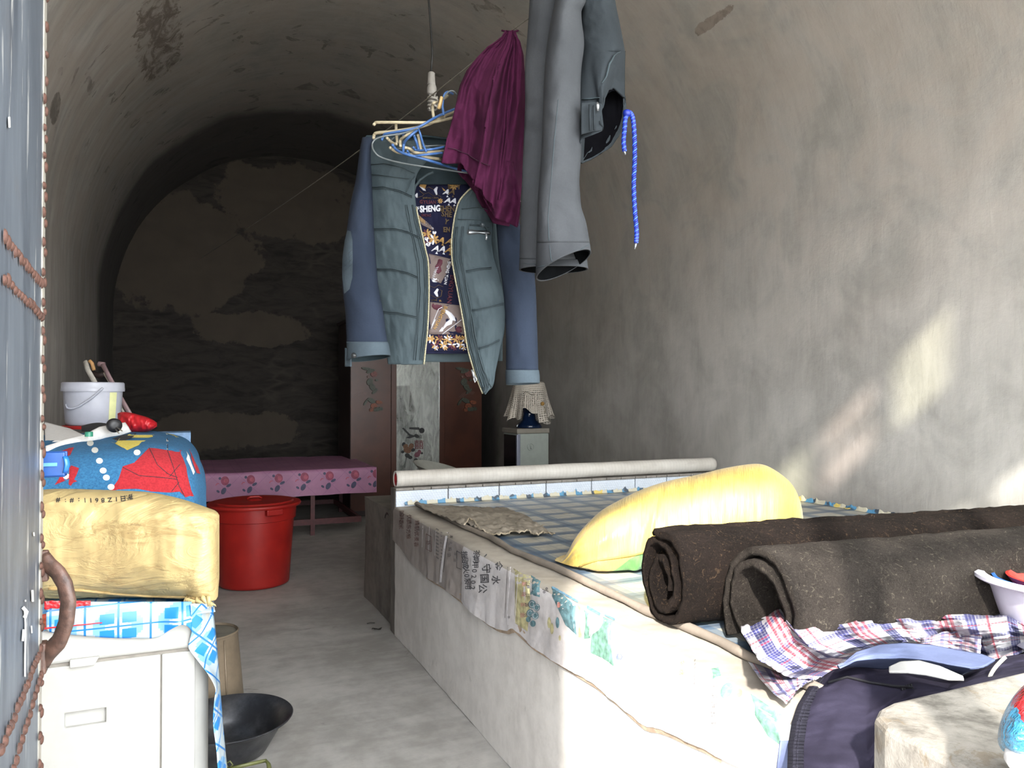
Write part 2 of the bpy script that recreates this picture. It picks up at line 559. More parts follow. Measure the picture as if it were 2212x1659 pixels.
struct('wall_front', fr, M['wall_l'], smooth=False)
# window above the bed platform, its bars and dusty panes
def glass(name, col, tr, dirt=.3):
    m = M_(name); T = m.T
    T.nodes.remove(m.b)
    a = T.nodes.new('ShaderNodeBsdfTransparent'); a.inputs[0].default_value = (*[x*tr for x in col], 1)
    b = T.nodes.new('ShaderNodeBsdfTranslucent'); b.inputs[0].default_value = (*col, 1)
    mx = T.nodes.new('ShaderNodeMixShader'); mx.inputs[0].default_value = dirt
    T.links.new(a.outputs[0], mx.inputs[1]); T.links.new(b.outputs[0], mx.inputs[2]); T.links.new(mx.outputs[0], m.out.inputs[0])
    return m.m
M['pane'] = glass('dusty_window_pane', (.95, .97, .95), .85, .2)
M['pane_green'] = glass('greenish_film_pane', (.90, .93, .74), .62, .25)
M['pane_pink'] = glass('pinkish_film_pane', (.98, .86, .82), .60, .25)
win = MB()
for xx in (.82, 1.38, 1.96, 2.54, 3.15): win.box(xx-.02, xx+.02, .34, .39, .95, 2.50)
for zz in (.95, 1.72, 2.50): win.box(.80, 3.17, .34, .39, zz-.02, zz+.02)
w1 = struct('window_1', win, M['frame_wood'], smooth=False)
p1 = MB()
for a, b in ((.84, 1.36), (1.40, 1.94), (1.98, 2.52), (2.56, 3.13)):
    for c_, d_ in ((.97, 1.70), (1.74, 2.48)): p1.add([(a, .365, c_), (b, .365, c_), (b, .365, d_), (a, .365, d_)], [(0, 1, 2, 3)])
p1.build('pane', M['pane'], w1, smooth=False)
w2m = MB()
for h in HOLES[2:]:
    w2m.box(h[0]-.02, h[0], .33, .40, h[2], h[3]); w2m.box(h[1], h[1]+.02, .33, .40, h[2], h[3])
w2m.box(1.28, 1.56, .35, .39, 3.268, 3.302)
w2 = struct('window_2', w2m, M['frame_wood'], smooth=False)
for i, h in enumerate(HOLES[2:]):
    q = MB().add([(h[0], .365, h[2]), (h[1], .365, h[2]), (h[1], .365, h[3]), (h[0], .365, h[3])], [(0, 1, 2, 3)])
    q.build('pane', M['pane_pink'] if i == 2 else M['pane_green'], w2, smooth=False)

m = M_('added_fill_paper'); T = m.T; T.nodes.remove(m.b)
a_ = T.nodes.new('ShaderNodeBsdfTranslucent'); a_.inputs[0].default_value = (.88, .87, .84, 1)
b_ = T.nodes.new('ShaderNodeBsdfDiffuse'); b_.inputs[0].default_value = (.85, .84, .8, 1)
x_ = T.nodes.new('ShaderNodeMixShader'); x_.inputs[0].default_value = .25
T.links.new(a_.outputs[0], x_.inputs[1]); T.links.new(b_.outputs[0], x_.inputs[2]); T.links.new(x_.outputs[0], m.out.inputs[0])
M['fill_paper'] = m.m
w3m = MB(); 
for h in FILL_PAPER:
    nx_ = max(2, int((h[1]-h[0])/.2)); nz2 = max(2, int((h[3]-h[2])/.25))
    for k in range(nx_+1): w3m.box(lerp(h[0], h[1], k/nx_)-.009, lerp(h[0], h[1], k/nx_)+.009, .335, .358, h[2], h[3])
    for k in range(nz2+1): w3m.box(h[0], h[1], .335, .358, lerp(h[2], h[3], k/nz2)-.009, lerp(h[2], h[3], k/nz2)+.009)
w3 = struct('added_fill_window', w3m, M['frame_wood'], smooth=False)  # lattice of the added light-filling windows
for h in FILL_PAPER:
    MB().add([(h[0], .362, h[2]), (h[1], .362, h[2]), (h[1], .362, h[3]), (h[0], .362, h[3])], [(0, 1, 2, 3)]).build('fill_paper_pane', M['fill_paper'], w3, smooth=False)

# ---------------- metal door leaf, opened inwards beside the eye
DX = lambda y: -.150 - (y-.40)*.030         # the leaf leans slightly off square
DE = PA(92, 850, 'Y', 1.25)                 # its free edge
dx1 = DE.x; dslope = (dx1+.150)/(DE.y-.40)
DX = lambda y: -.150 + (y-.40)*dslope
mm = M_('galvanised_sheet')
x, y, z = mm.xyz()
n1 = mm.noise(1.0, 6, .7, mm.vec(x*3, y*14.0, z*2.2), .5); n2 = mm.noise(26, 5, .7)
c = mm.mix(n1.smooth(.3, .7), '#4d535c', '#6d747c')
c = mm.mix(mm.noise(1.0, 5, .7, mm.vec(x, y*30.0, z*3.5)).smooth(.60, .66)*.8, c, '#b9bab8')
c = mm.mix(mm.noise(5, 6, .7).smooth(.56, .72)*.35, c, '#6e6a66')
M['sheet'] = mm.set(c, .42, n2*.4+n1*.3, .15, .004, Metallic=.35)
M['rust'] = plain('rusty_weld', '#43291f', .75, .3, 120, .6)
M['rust_d'] = plain('rusty_brown_iron', '#4a352c', .55, .35, 60, .5)
M['edge'] = plain('worn_sheet_edge', '#8b877e', .6, .12, 40)
dd = MB()
dd.add([(DX(y)+ox, y, z) for y in (.40, 1.25) for ox in (0, -.035) for z in (.03, 2.44)],
       [(0, 1, 5, 4), (2, 6, 7, 3), (0, 2, 3, 1), (4, 5, 7, 6), (0, 4, 6, 2), (1, 3, 7, 5)])
door = tag(dd.build('door_1', M['sheet'], smooth=False, bevel=.003), kind='structure')
dtrim = MB()
dtrim.add([(DX(y)+ox, y, z) for y in (1.225, 1.252) for ox in (.0015, -.0365) for z in (.03, 2.44)],
          [(0, 1, 5, 4), (2, 6, 7, 3), (0, 2, 3, 1), (4, 5, 7, 6), (0, 4, 6, 2), (1, 3, 7, 5)])
dtrim.build('edge_strip', M['edge'], door, smooth=False)
spots = []
def dpt(y, z): return Vector((DX(y)+.002, y, z))
zc = .55; k = 0
while zc < 2.3:
    spots.append(dpt(1.243 - (.003*random.random()), zc))
    if (zc < 1.75): spots.append(dpt(1.226-.003*random.random(), zc+.012))
    zc += .036 + .008*random.random()
def door_y_at(px, z=None):
    """the leaf's depth where a pixel column crosses it"""
    lo, hi = .5, 1.25
    for _ in range(40):
        md = (lo+hi)/2
        p = Vector((DX(md), md, 1.35)) - EYE
        q = CX + FX*p.dot(RT)/p.dot(FW)
        if q < px: lo = md
        else: hi = md
    return (lo+hi)/2
def door_row(a, b, n):
    ya = door_y_at(a[0]); yb = door_y_at(b[0])
    za = (P(a[0], a[1], (Vector((DX(ya), ya, 1.35))-EYE).dot(FW))).z
    zb = (P(b[0], b[1], (Vector((DX(yb), yb, 1.35))-EYE).dot(FW))).z
    for k in range(n):
        t = k/(n-1)
        spots.append(dpt(lerp(ya, yb, t), lerp(za, zb, t)+.002*random.uniform(-1, 1)))
door_row((1, 512), (84, 610), 15)
door_row((1, 600), (84, 682), 14)
door_row((2, 1615), (82, 1415), 15)
door_row((28, 1659), (96, 1445), 13)
sp = MB()
sp.lathe([(.0001, .0045), (.0035, .004), (.006, .0022), (.0068, 0)], (0, 0, 0), 8, cap0=False, ax=(1, 0, 0))
spm = None
rest = MB()
for i, p in enumerate(spots):
    if i < 98:
        if spm is None:
            spm = sp.build('weld_spot', M['rust'], door); r0 = spm
            r0.matrix_parent_inverse = Matrix.Identity(4)
            spo = r0
        else:
            spo = r0.copy(); COL.objects.link(spo); spo.parent = door
        spo.location = p
        spo.scale = (.8, random.uniform(.6, 1.1), random.uniform(.7, 1.25))
    else:
        rest.lathe([(.0001, .0045), (.0035, .004), (.006, .0022), (.0068, 0)], p, 8, cap0=False, ax=(1, 0, 0))
if rest.v: tag(rest.build('weld_spot', M['rust'], door), kind='stuff')
# handle: a flat iron bow welded on the free edge
drp = MB()
dpm_ = MB().add([(DX(y)+.0005, y, z) for y, z in ((.5, .3), (1.25, .3), (1.25, 2.3), (.5, 2.3))], [(0, 1, 2, 3)])
dbv = dpm_.bvh()
for pts_, w_ in (([(50, 1318), (52, 1350), (51, 1420), (51, 1462)], 3.5), ([(46, 1312), (55, 1322), (50, 1335)], 8), ([(67, 1275), (68, 1300)], 5), ([(65, 1352), (66, 1368)], 3), ([(16, 252), (17, 275)], 5), ([(70, 1150), (71, 1158)], 3), ([(48, 1360), (46, 1385)], 5), ([(52, 1296), (52, 1300)], 3)):
    lay_line(drp, dbv, pts_, w_, 0, .0015, 10)
if drp.v: tag(drp.build('paint_drip', plain('white_paint_drip', '#c8c9c6', .5), door), kind='stuff')
hb = [(94, 1205), (108, 1222), (124, 1235), (140, 1262), (148, 1300), (143, 1345), (128, 1385), (104, 1410), (92, 1430)]
dh = (Vector((DX(1.25), 1.25, 1.35))-EYE).dot(FW)
hp = [P(*poly(hb, t/28), dh-.012*sin(pi*t/28)) for t in range(29)]
MB().tube(hp, .0085, 10, flat=1.5).build('handle', M['rust_d'], door)
hpm = MB()
hpm.obox(P(97, 1222, dh), Vector((.005, 0, 0)), Vector((0, .006, 0)), Vector((0, 0, .022)))
hpm.obox(P(93, 1420, dh-.004), Vector((.005, 0, 0)), Vector((0, .011, 0)), Vector((.0, 0, .022)))
hpm.build('handle_plate', M['rust_d'], door, smooth=False, bevel=.003)
M['blue_plastic'] = plain('blue_plastic', '#123f7c', .35, .05, 60, .02)
# blue clip hanging on the door edge
cl = MB()
pc = P(113, 1003, dh+.03)
cl.obox(pc, Vector((.0165, 0, 0)), Vector((0, .004, 0)), Vector((0, 0, .0175)))
cl.obox(pc+Vector((.0, .022, .0)), Vector((.0165, 0, 0)), Vector((0, .003, 0)), Vector((0, 0, .0175)))
cl.obox(pc+Vector((0, .011, -.017)), Vector((.0165, 0, 0)), Vector((0, .013, 0)), Vector((0, 0, .002)))
cb = cl.build('plastic_box', M['blue_plastic'], smooth=False, bevel=.0025)
tag(cb, 'small blue plastic box fixed at the edge of the metal door', 'box')
lp = MB().obox(pc+Vector((-.002, -.005, 0)), Vector((.009, 0, 0)), Vector((0, .0012, 0)), Vector((0, 0, .0028)))
lp.build('tab', plain('pale_blue_plastic', '#4a80bd', .4, .05), cb, smooth=False, bevel=.001)
lq = MB().tube([pc+Vector((.0165, -.003, .011)), pc+Vector((.0185, -.005, .006)), pc+Vector((.0195, -.006, 0)), pc+Vector((.0185, -.005, -.007)), pc+Vector((.0165, -.003, -.012))], .0042, 8, flat=.5)
lq.build('lid_tab', plain('bright_blue_plastic', '#1d5cae', .3, .05), cb)

# ---------------- the kang: masonry bed platform with tiled ledge
KZ, KX, KY0, KY1 = .71, 1.092, .905, 4.17
kang = thing('bed_platform', 'grey plastered masonry bed platform filling the right side of the vaulted room', 'bed platform', (1.09, 2.6, 0))
def slab(x0, x1, y0, y1, z0, z1, nx=8, ny=30, nz_=8, a=.006, mi=0, mb=None):
    """box with slightly uneven plaster faces"""
    mb = mb or MB()
    def w(p):
        return (p[0]+a*fz(*[c*3 for c in p]), p[1]+a*fz(p[1]*3+9, p[0]*3, p[2]*3), p[2]+a*.6*fz(p[2]*3+5, p[0]*3, p[1]*3))
    mb.grid(lambda u, v: w((x0, lerp(y1, y0, u), lerp(z0, z1, v))), ny, nz_, mi)
    mb.grid(lambda u, v: w((x1, lerp(y0, y1, u), lerp(z0, z1, v))), ny, nz_, mi)
    mb.grid(lambda u, v: w((lerp(x0, x1, u), y0, lerp(z0, z1, v))), nx, nz_, mi)
    mb.grid(lambda u, v: w((lerp(x1, x0, u), y1, lerp(z0, z1, v))), nx, nz_, mi)
    mb.grid(lambda u, v: w((lerp(x0, x1, u), lerp(y0, y1, v), z1)), nx, ny, mi)
    mb.grid(lambda u, v: w((lerp(x0, x1, u), lerp(y1, y0, v), z0)), nx, ny, mi)
    return mb
slab(KX, XR-.015, KY0, KY1, 0, KZ, 20, 40, 12).build('platform_body', M['kang'], kang)
LZ = .815
slab(KX, XR-.015, KY1+.006, KY1+.10, 0, LZ, 20, 4, 10, a=.003).build('ledge', M['kang_dark'], kang)
mm = M_('white_embossed_tile')
x, y, z = mm.xyz()
h = mm.voronoi(1.0, mm.vec((x+z*.6)*62.0, 0.0, z*75.0), rnd=0.0)
M['tile'] = mm.set(mm.mix(mm.noise(20, 3), '#c9d3e0', '#dfe5ee'), .18, (h*-1.0+1.0).smooth(.55, .75), .5, .004)
M['grout'] = plain('grey_grout', '#8b8680', .9)
tx = [1.09]
for xp in (967, 1077, 1178, 1276, 1370, 1438, 1516):
    tx.append(PA(xp, 1060, 'Y', KY1).x)
tx.append(XR-.02)
for a, b in zip(tx, tx[1:]):
    t = MB().box(a+.003, b-.003, KY1-.012, KY1+.002, KZ+.004, LZ-.012)
    tag(t.build('tile', M['tile'], kang, smooth=False, bevel=.003))
cp = MB()
for a, b in zip(tx, tx[1:]):
    n = 3
    for k in range(n): cp.box(lerp(a, b, k/n)+.002, lerp(a, b, (k+1)/n)-.002, KY1-.016, KY1+.05, LZ-.010, LZ+.004)
cp.build('coping', M['grout'], kang, smooth=False, bevel=.003)

sb = slab(1.115, 2.05, 4.30, 5.04, 0, .665, 8, 8, 8, a=.008)
st = tag(sb.build('stove_block', M['kang_dark']), 'sooty grey plastered stove block behind the end of the bed platform', 'stove')
MB().tube([Vector((1.125, 4.45+.06*cos(a), .60+.035*sin(a))) for a in [pi*k/10 for k in range(11)]], .01, 8).build('iron_ring', plain('black_iron', '#1a1817', .6), st)
cb = MB()
# near concrete block, with a rounded inner corner
NZ = .85
outl = [(1.06, .30), (.985, .36), (.97, .60), (.965, .80), (.985, .86), (1.055, .895), (1.3, .897), (3.3, .897), (3.3, .42)]
outl = [(.965, .42), (.965, .78), (.972, .83), (.99, .865), (1.02, .885), (1.06, .895), (1.5, .899), (2.4, .899), (3.32, .899), (3.32, .42)]
n = len(outl)
nzv = 12
vs = []
for k in range(nzv+1):
    for (a, b) in outl: vs.append((a+.004*fz(a*4, b*4, k*.4), b+.004*fz(b*4, a*4, k*.4+3), NZ*k/nzv))
fs = [(k*n+i, k*n+(i+1) % n, (k+1)*n+(i+1) % n, (k+1)*n+i) for k in range(nzv) for i in range(n)]
fs.append(tuple(nzv*n+i for i in range(n)))
cb.add(vs, fs)
bm3 = M_('worn_concrete')
n1 = bm3.noise(3.2, 7, .7, dist=.9); n2 = bm3.noise(14, 6, .7); x, y, z = bm3.xyz()
c = bm3.mix((n1*.6+n2*.4).smooth(.40, .60), '#3a352e', '#77726a')
c = bm3.mix(bm3.noise(7, 8, .78, dist=1.5).smooth(.54, .60)*.6, c, '#5c4f3c')
c = bm3.mix(bm3.noise(2.5, 5, .6).smooth(.5, .62)*.5, c, '#97938b')
M['block'] = bm3.set(c, .8, n2, .5, .01)
tag(recalc(cb.build('concrete_block', M['block'], smooth=False, bevel=.012)), 'rough concrete block at the near end of the bed platform beside the doorway', 'block')
# ------------------------------------------------------------------ fabrics and plastics
def woven(name, base, dark, rough=.8, warp=300, st=None, **kw):
    m = M_(name)
    u, v, _ = m.xyz('UV'); n = m.noise(6, 5, .6); f = m.noise(90, 3)
    c = m.mix(n.smooth(.3, .7), dark, base)
    c = m.mix(f.smooth(.3, .8)*.3, c, dark)
    return m.set(c, rough, f*.6+n*.5, .3, .004, **kw)

# cloth draped over the masonry edge: woven sack sheets, brown-grey on top
hem = [(852, 1163), (868, 1180), (890, 1212), (918, 1238), (940, 1252), (958, 1262), (1000, 1295), (1052, 1338), (1076, 1352), (1100, 1357), (1108, 1350), (1150, 1389), (1235, 1440), (1286, 1470), (1333, 1508), (1387, 1556), (1400, 1562), (1412, 1562), (1438, 1569), (1489, 1592), (1523, 1606), (1560, 1628), (1625, 1659), (1720, 1712), (1850, 1800)]
hemw = []
for (a, b) in hem:
    p = PA(a, b, 'X', KX-.012)
    hemw.append((p.y, p.z))
hemw.sort()
def hem_z(y):
    if y <= hemw[0][0]: return hemw[0][1]
    for a, b in zip(hemw, hemw[1:]):
        if a[0] <= y <= b[0]: return lerp(a[1], b[1], (y-a[0])/(b[0]-a[0]+1e-9))
    return hemw[-1][1]
EDGE = [(895, 1088), (950, 1112), (1000, 1139), (1060, 1163), (1110, 1193), (1150, 1210), (1200, 1229), (1250, 1252), (1300, 1277), (1350, 1300), (1400, 1325), (1450, 1345), (1500, 1366), (1560, 1392), (1620, 1425), (1700, 1462), (1800, 1510)]
edgew = sorted([(lambda p: (p.y, p.x))(PA(a, b, 'Z', KZ+.012)) for a, b in EDGE])
def edge_x(y):
    if y <= edgew[0][0]: return edgew[0][1]
    for a, b in zip(edgew, edgew[1:]):
        if a[0] <= y <= b[0]: return lerp(a[1], b[1], (y-a[0])/(b[0]-a[0]+1e-9))
    return edgew[-1][1]
def drape(u, v):
    """u along the platform, v from under the mat, over the edge and down"""
    y = lerp(.92, KY1-.004, u)
    xe = edge_x(y)+.03
    top = xe-(KX-.01); drop = KZ+.006-hem_z(y)
    s = v*(top+drop)
    wr_ = .0035*fz(y*9, s*14, 1.5)+.0025*fz(y*30, s*8, 7)
    if s < top-.02: return (xe-s, y, KZ+.006+wr_*.6)
    if s < top+.011:
        a = (s-(top-.02))/.031*pi/2
        return (KX+.01-.02*sin(a)+.0, y, KZ+.006-.02*(1-cos(a)))
    s2 = s-top
    fl_ = (s2/.2)**1.5*.012*(fz(y*4, 0, 2)+.55)
    return (KX-.0115-fl_-abs(wr_), y, KZ+.006-.01-s2)
M['sacks'] = None
mm = M_('draped_sack_cloth')
x, y, z = mm.xyz()
n = mm.noise(5, 5, .65); th = mm.noise(1.0, 4, .6, mm.vec(x*40, y*260, z*40)); tv = mm.noise(1.0, 4, .6, mm.vec(x*40, y*60, z*300))
grey = mm.mix(n.smooth(.3, .7), '#a8a2a0', '#c9c4c3')
brown = mm.mix(n.smooth(.3, .7), '#8f877f', '#a39b93')
c = mm.mix(y.gt(3.02), grey, mm.mix(n.smooth(.3, .7), '#857c77', '#988f89'))
c = mm.mix(y.lt(2.06), c, mm.mix(n, '#cfcdc8', '#e2e0da'))
c = mm.mix(z.gt(KZ-.003), c, mm.mix(n.smooth(.25, .7), '#8e867b', '#aba397'))
c = mm.mix(mm.noise(2.2, 6, .7).smooth(.6, .72)*.4, c, '#726a62')
M['sacks'] = mm.set(c, .75, th*.5+tv*.5+n, .3, .003)
M['ink'] = plain('faded_black_ink', '#4c4a4c', .8, .3, 60)
M['ink_grey'] = plain('faded_grey_ink', '#77716f', .8, .3, 60)
M['ink_brown'] = plain('faded_brown_ink', '#6d5550', .8, .3, 60)
M['ink_yellow'] = plain('faded_yellow_print', '#a8a078', .8, .25, 40)
M['ink_teal'] = plain('faded_teal_print', '#56757b', .8, .3, 50)
M['ink_green'] = plain('faded_green_print', '#6a9180', .8, .3, 50)
M['ink_sky'] = plain('faded_sky_blue_print', '#6890a8', .8, .3, 50)
M['ink_red'] = plain('faded_red_print', '#b77d72', .8, .3, 50)
M['ink_blue'] = plain('faded_blue_print', '#7c86b4', .8, .3, 50)
M['ink_pale'] = plain('pale_seam', '#cfcaca', .8, .1, 50)
mats = [M['sacks'], M['ink'], M['ink_grey'], M['ink_brown'], M['ink_yellow'], M['ink_teal'], M['ink_green'], M['ink_sky'], M['ink_red'], M['ink_blue'], M['ink_pale']]
dm = MB().grid(drape, 260, 46)
bv_ = dm.bvh()
# prints that run down the hanging part, letters lying on their side
cols = [(868, 1104, 880, 1142, '国味香米'), (884, 1112, 896, 1164, '优质东方粮'), (901, 1124, 908, 1182, '精制优麦香')]
for x0, y0, x1, y1, s in cols:
    for k, ch in enumerate(s):
        t = (k+.5)/len(s); lay_text(dm, bv_, ch, lerp(x0, x0-2, t), lerp(y0, y1, t), 11, 84, 3, bold=.01)
for k in range(3):
    lay_line(dm, bv_, [(914+k*14, 1130+k*8), (912+k*14, 1182+k*9)], .8, 10)
for a, b in (((921, 1153), (921, 1186)), ((933, 1160), (932, 1192)), ((921, 1153), (933, 1160)), ((921, 1186), (932, 1192))):
    lay_line(dm, bv_, [a, b], 1.2, 3)
lay_text(dm, bv_, '25', 926, 1172, 10, 84, 3, bold=.02)
for k in range(9):
    lay_line(dm, bv_, [(942, 1142+k*7.6), (948, 1146+k*7.6)], 2.4, 2); lay_line(dm, bv_, [(952, 1150+k*7.4), (956, 1152+k*7.4)], 2.0, 2)
for k, ch in enumerate('丰收粮油'): lay_text(dm, bv_, ch, 974-k*1.2, 1160+k*13, 9, 86, 2, bold=.01)
for k, ch in enumerate('净重'): lay_text(dm, bv_, ch, 984, 1196+k*14, 9, 86, 2)
lay_line(dm, bv_, [(966, 1150), (960, 1185), (954, 1232), (952, 1258)], 4.5, 10)
lay_line(dm, bv_, [(969, 1150), (963, 1190), (958, 1236)], 1.0, 1)
def column(s, x0, y0, x1, y1, size, mi=1, ang=88, bold=.015):
    for k, ch in enumerate(s):
        t = (k+.5)/len(s); lay_text(dm, bv_, ch, lerp(x0, x1, t), lerp(y0, y1, t), size, ang, mi, bold=bold)
column('指品成火0泵用', 1002, 1192, 1012, 1272, 15, 1)
lay_line(dm, bv_, [(987, 1190), (987, 1226), (997, 1230)], 1.2, 1); lay_line(dm, bv_, [(987, 1190), (997, 1196)], 1.2, 1)
column('茶期甲0202', 1030, 1190, 1020, 1276, 15, 1)
column('、守国公', 1056, 1196, 1040, 1282, 21, 1)
column('金水', 1078, 1208, 1068, 1268, 20, 1)
lay_line(dm, bv_, [(1103, 1225), (1100, 1270), (1096, 1320), (1098, 1350)], 2.4, 10)
lay_line(dm, bv_, [(1097, 1225), (1094, 1275), (1091, 1335)], 1.2, 2)
lay_text(dm, bv_, '*', 1100, 1336, 14, 0, 1)
# yellow and teal printed sack
lay(dm, bv_, [(1109, 1228), (1147, 1245), (1146, 1300), (1140, 1364), (1112, 1345)], 4, .0010)
lay_line(dm, bv_, [(1120, 1233), (1117, 1280), (1113, 1345)], 1.0, 10, .0016)
column('美味香脆', 1132, 1250, 1128, 1340, 11, 8, bold=.0)
column('山水源农', 1141, 1250, 1136, 1340, 10, 3)
lay(dm, bv_, [(1147, 1243), (1168, 1256), (1167, 1290), (1146, 1284)], 5, .0013)
for a, b, r in ((1150, 1305, 9), (1160, 1312, 8), (1146, 1325, 9), (1157, 1330, 8), (1152, 1347, 7), (1142, 1338, 6)):
    lay(dm, bv_, ell(a, b, r*.9, r), 5, .0013)
for a, b in ((1150, 1305), (1160, 1312), (1146, 1325), (1157, 1330)):
    lay_line(dm, bv_, ell(a, b, 5, 6), .8, 10, .0018)
lay_text(dm, bv_, '%', 1178, 1276, 17, 75, 1)
for a, b, c_ in ((1187, 1345, 4), (1193, 1358, 4), (1205, 1345, 5)): lay(dm, bv_, ell(a, b, 4, 12), c_, .0013)
lay(dm, bv_, ell(1210, 1378, 2.5, 6), 4, .0013)
lay(dm, bv_, [(1191, 1268), (1205, 1273), (1245, 1310), (1246, 1372), (1222, 1350), (1203, 1308), (1193, 1288)], 5, .0013)
for k in range(4): lay(dm, bv_, [(1193+k*14, 1267+k*8), (1207+k*14, 1274+k*8), (1206+k*14, 1279+k*8), (1193+k*14, 1272+k*8)], 7, .0017)
lay(dm, bv_, ell(1208, 1307, 3.5, 6), 8, .0019); lay(dm, bv_, ell(1240, 1306, 2.5, 3.5), 10, .0019)
lay(dm, bv_, [(1248, 1308), (1257, 1314), (1258, 1378), (1250, 1376)], 4, .0013)
lay(dm, bv_, [(1262, 1318), (1275, 1325), (1276, 1378), (1262, 1380)], 6, .0013)
lay(dm, bv_, [(1268, 1308), (1298, 1326), (1296, 1331), (1268, 1316)], 7, .0018)
lay_line(dm, bv_, [(1276, 1322), (1275, 1355), (1274, 1374)], 1, 10, .002); lay_line(dm, bv_, [(1298, 1326), (1290, 1356), (1278, 1374)], 1, 10, .002)
lay(dm, bv_, [(1303, 1333), (1326, 1342), (1327, 1440), (1300, 1420), (1276, 1410), (1278, 1372), (1295, 1360)], 6, .0013)
lay(dm, bv_, [(1306, 1326), (1328, 1337), (1328, 1342), (1306, 1331)], 7, .0017)
lay_text(dm, bv_, 'Ѳ', 1336, 1420, 22, 60, 9)
column('金穗', 1475, 1425, 1472, 1460, 13, 4)
for k in range(7): lay_line(dm, bv_, [(1502, 1425+k*8), (1500, 1430+k*8)], 2, 2)
lay(dm, bv_, [(1537, 1445), (1552, 1443), (1558, 1460), (1540, 1468)], 6, .0013)
for k in range(5):
    lay_text(dm, bv_, '丰景海云丰'[k], 1545-k*1.0, 1482+k*20, 15, 84, 2)
lay(dm, bv_, ell(1570, 1492, 12, 17, 16, .5), 6, .0013); lay(dm, bv_, ell(1598, 1498, 6, 9), 4, .0013)
lay(dm, bv_, [(1622, 1500), (1690, 1545), (1688, 1610), (1660, 1590), (1632, 1545)], 6, .0013)
for k in range(5): lay_line(dm, bv_, [(1640+k*9, 1530+k*9), (1668+k*6, 1546+k*9)], 2, 10, .0018)
tag(dm.build('draped_cloth', mats, solid=.0), 'patched woven sack cloth with printed characters hanging over the bed platform edge', 'cloth')
# a thin board edge showing below the hem
bd = MB()
yy = [2.05+k*.03 for k in range(60)]
bd.grid(lambda u, v: (KX-.008-.005*sin(v*pi), lerp(1.35, 3.55, u), hem_z(lerp(1.35, 3.55, u))-.002-lerp(-.05, .022, v)), 80, 4)
tag(bd.build('hem_strip', plain('brown_paper_edge', '#a08c78', .85, .2), smooth=True), 'brown strip showing below the hem of the sack cloth', 'strip')

# checked sheet on the platform
mm = M_('checked_vinyl_sheet')
x, y, z = mm.xyz()
n = mm.noise(18, 5, .65); wob = mm.noise(3, 4)
def chk(c, p, off): return ((c*(1/p)+off+wob*.05).frac())
fx = chk(x, .21, .1); fy = chk(y, .17, .3)
stx = fx.band(.0, .34) ; sty = fy.band(.0, .36)
thin = (chk(x, .07, .2).lt(.12)).max(chk(y, .055, .2).lt(.12))
c = mm.mix(n.smooth(.3, .7), '#a39f93', '#b6b2a5')
c = mm.mix(stx*.72, c, '#5d7183'); c = mm.mix(sty*.72, c, '#4c637b')
c = mm.mix((fx.band(.1, .2)).max(fy.band(.1, .2))*.6, c, '#3a4c62')
c = mm.mix(thin*.3, c, '#56697f')
c = mm.mix(mm.noise(7, 6, .7, dist=1).smooth(.62, .66)*.7, c, '#a89a78')
c = mm.mix(mm.noise(30, 5, .7).smooth(.5, .75)*.35, c, '#777a7c')
M['mat'] = mm.set(c, .38, n, .2, .004)
def matf(u, v):
    y = lerp(.93, KY1-.018, v); x0 = edge_x(y); x = lerp(x0, XR-.03, u)
    z = KZ+.014+.0025*fz(x*5, y*5)
    return (x, y, z)
mt = MB().grid(matf, 60, 90)
sheet = thing('vinyl_sheet', 'blue and cream checked vinyl sheet covering the top of the bed platform', 'sheet', (2.2, 2.5, KZ+.01))
mt.build('sheet_top', M['mat'], sheet)
rp = MB().tube([(edge_x(y)-.004, y, KZ+.020+.002*nz(y*7, 1)) for y in [lerp(1.18, KY1-.03, k/90) for k in range(91)]], [.0125+.004*nz(k*.23, 3) for k in range(91)], 10)
rp.build('rolled_edge', woven('rolled_edge_cloth', '#8b8074', '#6e655b'), sheet)
# torn bright borders standing up along the ledge and the wall
mm = M_('sheet_border')
x, y, z = mm.xyz()
f = ((x*9.0).frac()); g = ((y*7.0).frac())
bl = mm.mix(mm.noise(14, 3).smooth(.45, .55), '#5b93b8', '#46505c')
c = mm.mix((f.lt(.42)*x.lt(3.2)).max(g.lt(.5)*x.gt(3.2)), '#c9c3af', bl)
c = mm.mix(mm.noise(9, 2).smooth(.64, .66), c, '#d3bd6a')
M['border'] = mm.set(c, .5)
random.seed(3)
tb = MB()
def torn(k): return .014+.020*max(0, fz(k*.45, 2.2))+.010*random.random()
xs = [lerp(1.14, XR-.03, k/220) for k in range(221)]
top = [torn(k) for k in range(221)]
vs = []
for k, xx in enumerate(xs):
    yb = KY1-.024+.004*nz(k*.2, 5)
    vs += [(xx, yb-.010, KZ+.016), (xx, yb, KZ+.018), (xx, yb+.004, KZ+.014+top[k])]
tb.add(vs, [(3*k+j, 3*k+3+j, 3*k+4+j, 3*k+1+j) for k in range(220) for j in (0, 1)])
ys = [lerp(1.2, KY1-.03, k/240) for k in range(241)]
vs = []
for k, yv in enumerate(ys):
    xb = XR-.040+.004*nz(k*.2, 15)
    t = torn(k+500)*1.0
    vs += [(xb-.012, yv, KZ+.016), (xb, yv, KZ+.018), (xb+.008, yv, KZ+.014+t)]
tb.add(vs, [(3*k+j, 3*k+3+j, 3*k+4+j, 3*k+1+j) for k in range(240) for j in (0, 1)])
tb.build('torn_border', M['border'], sheet, smooth=False, solid=.001)

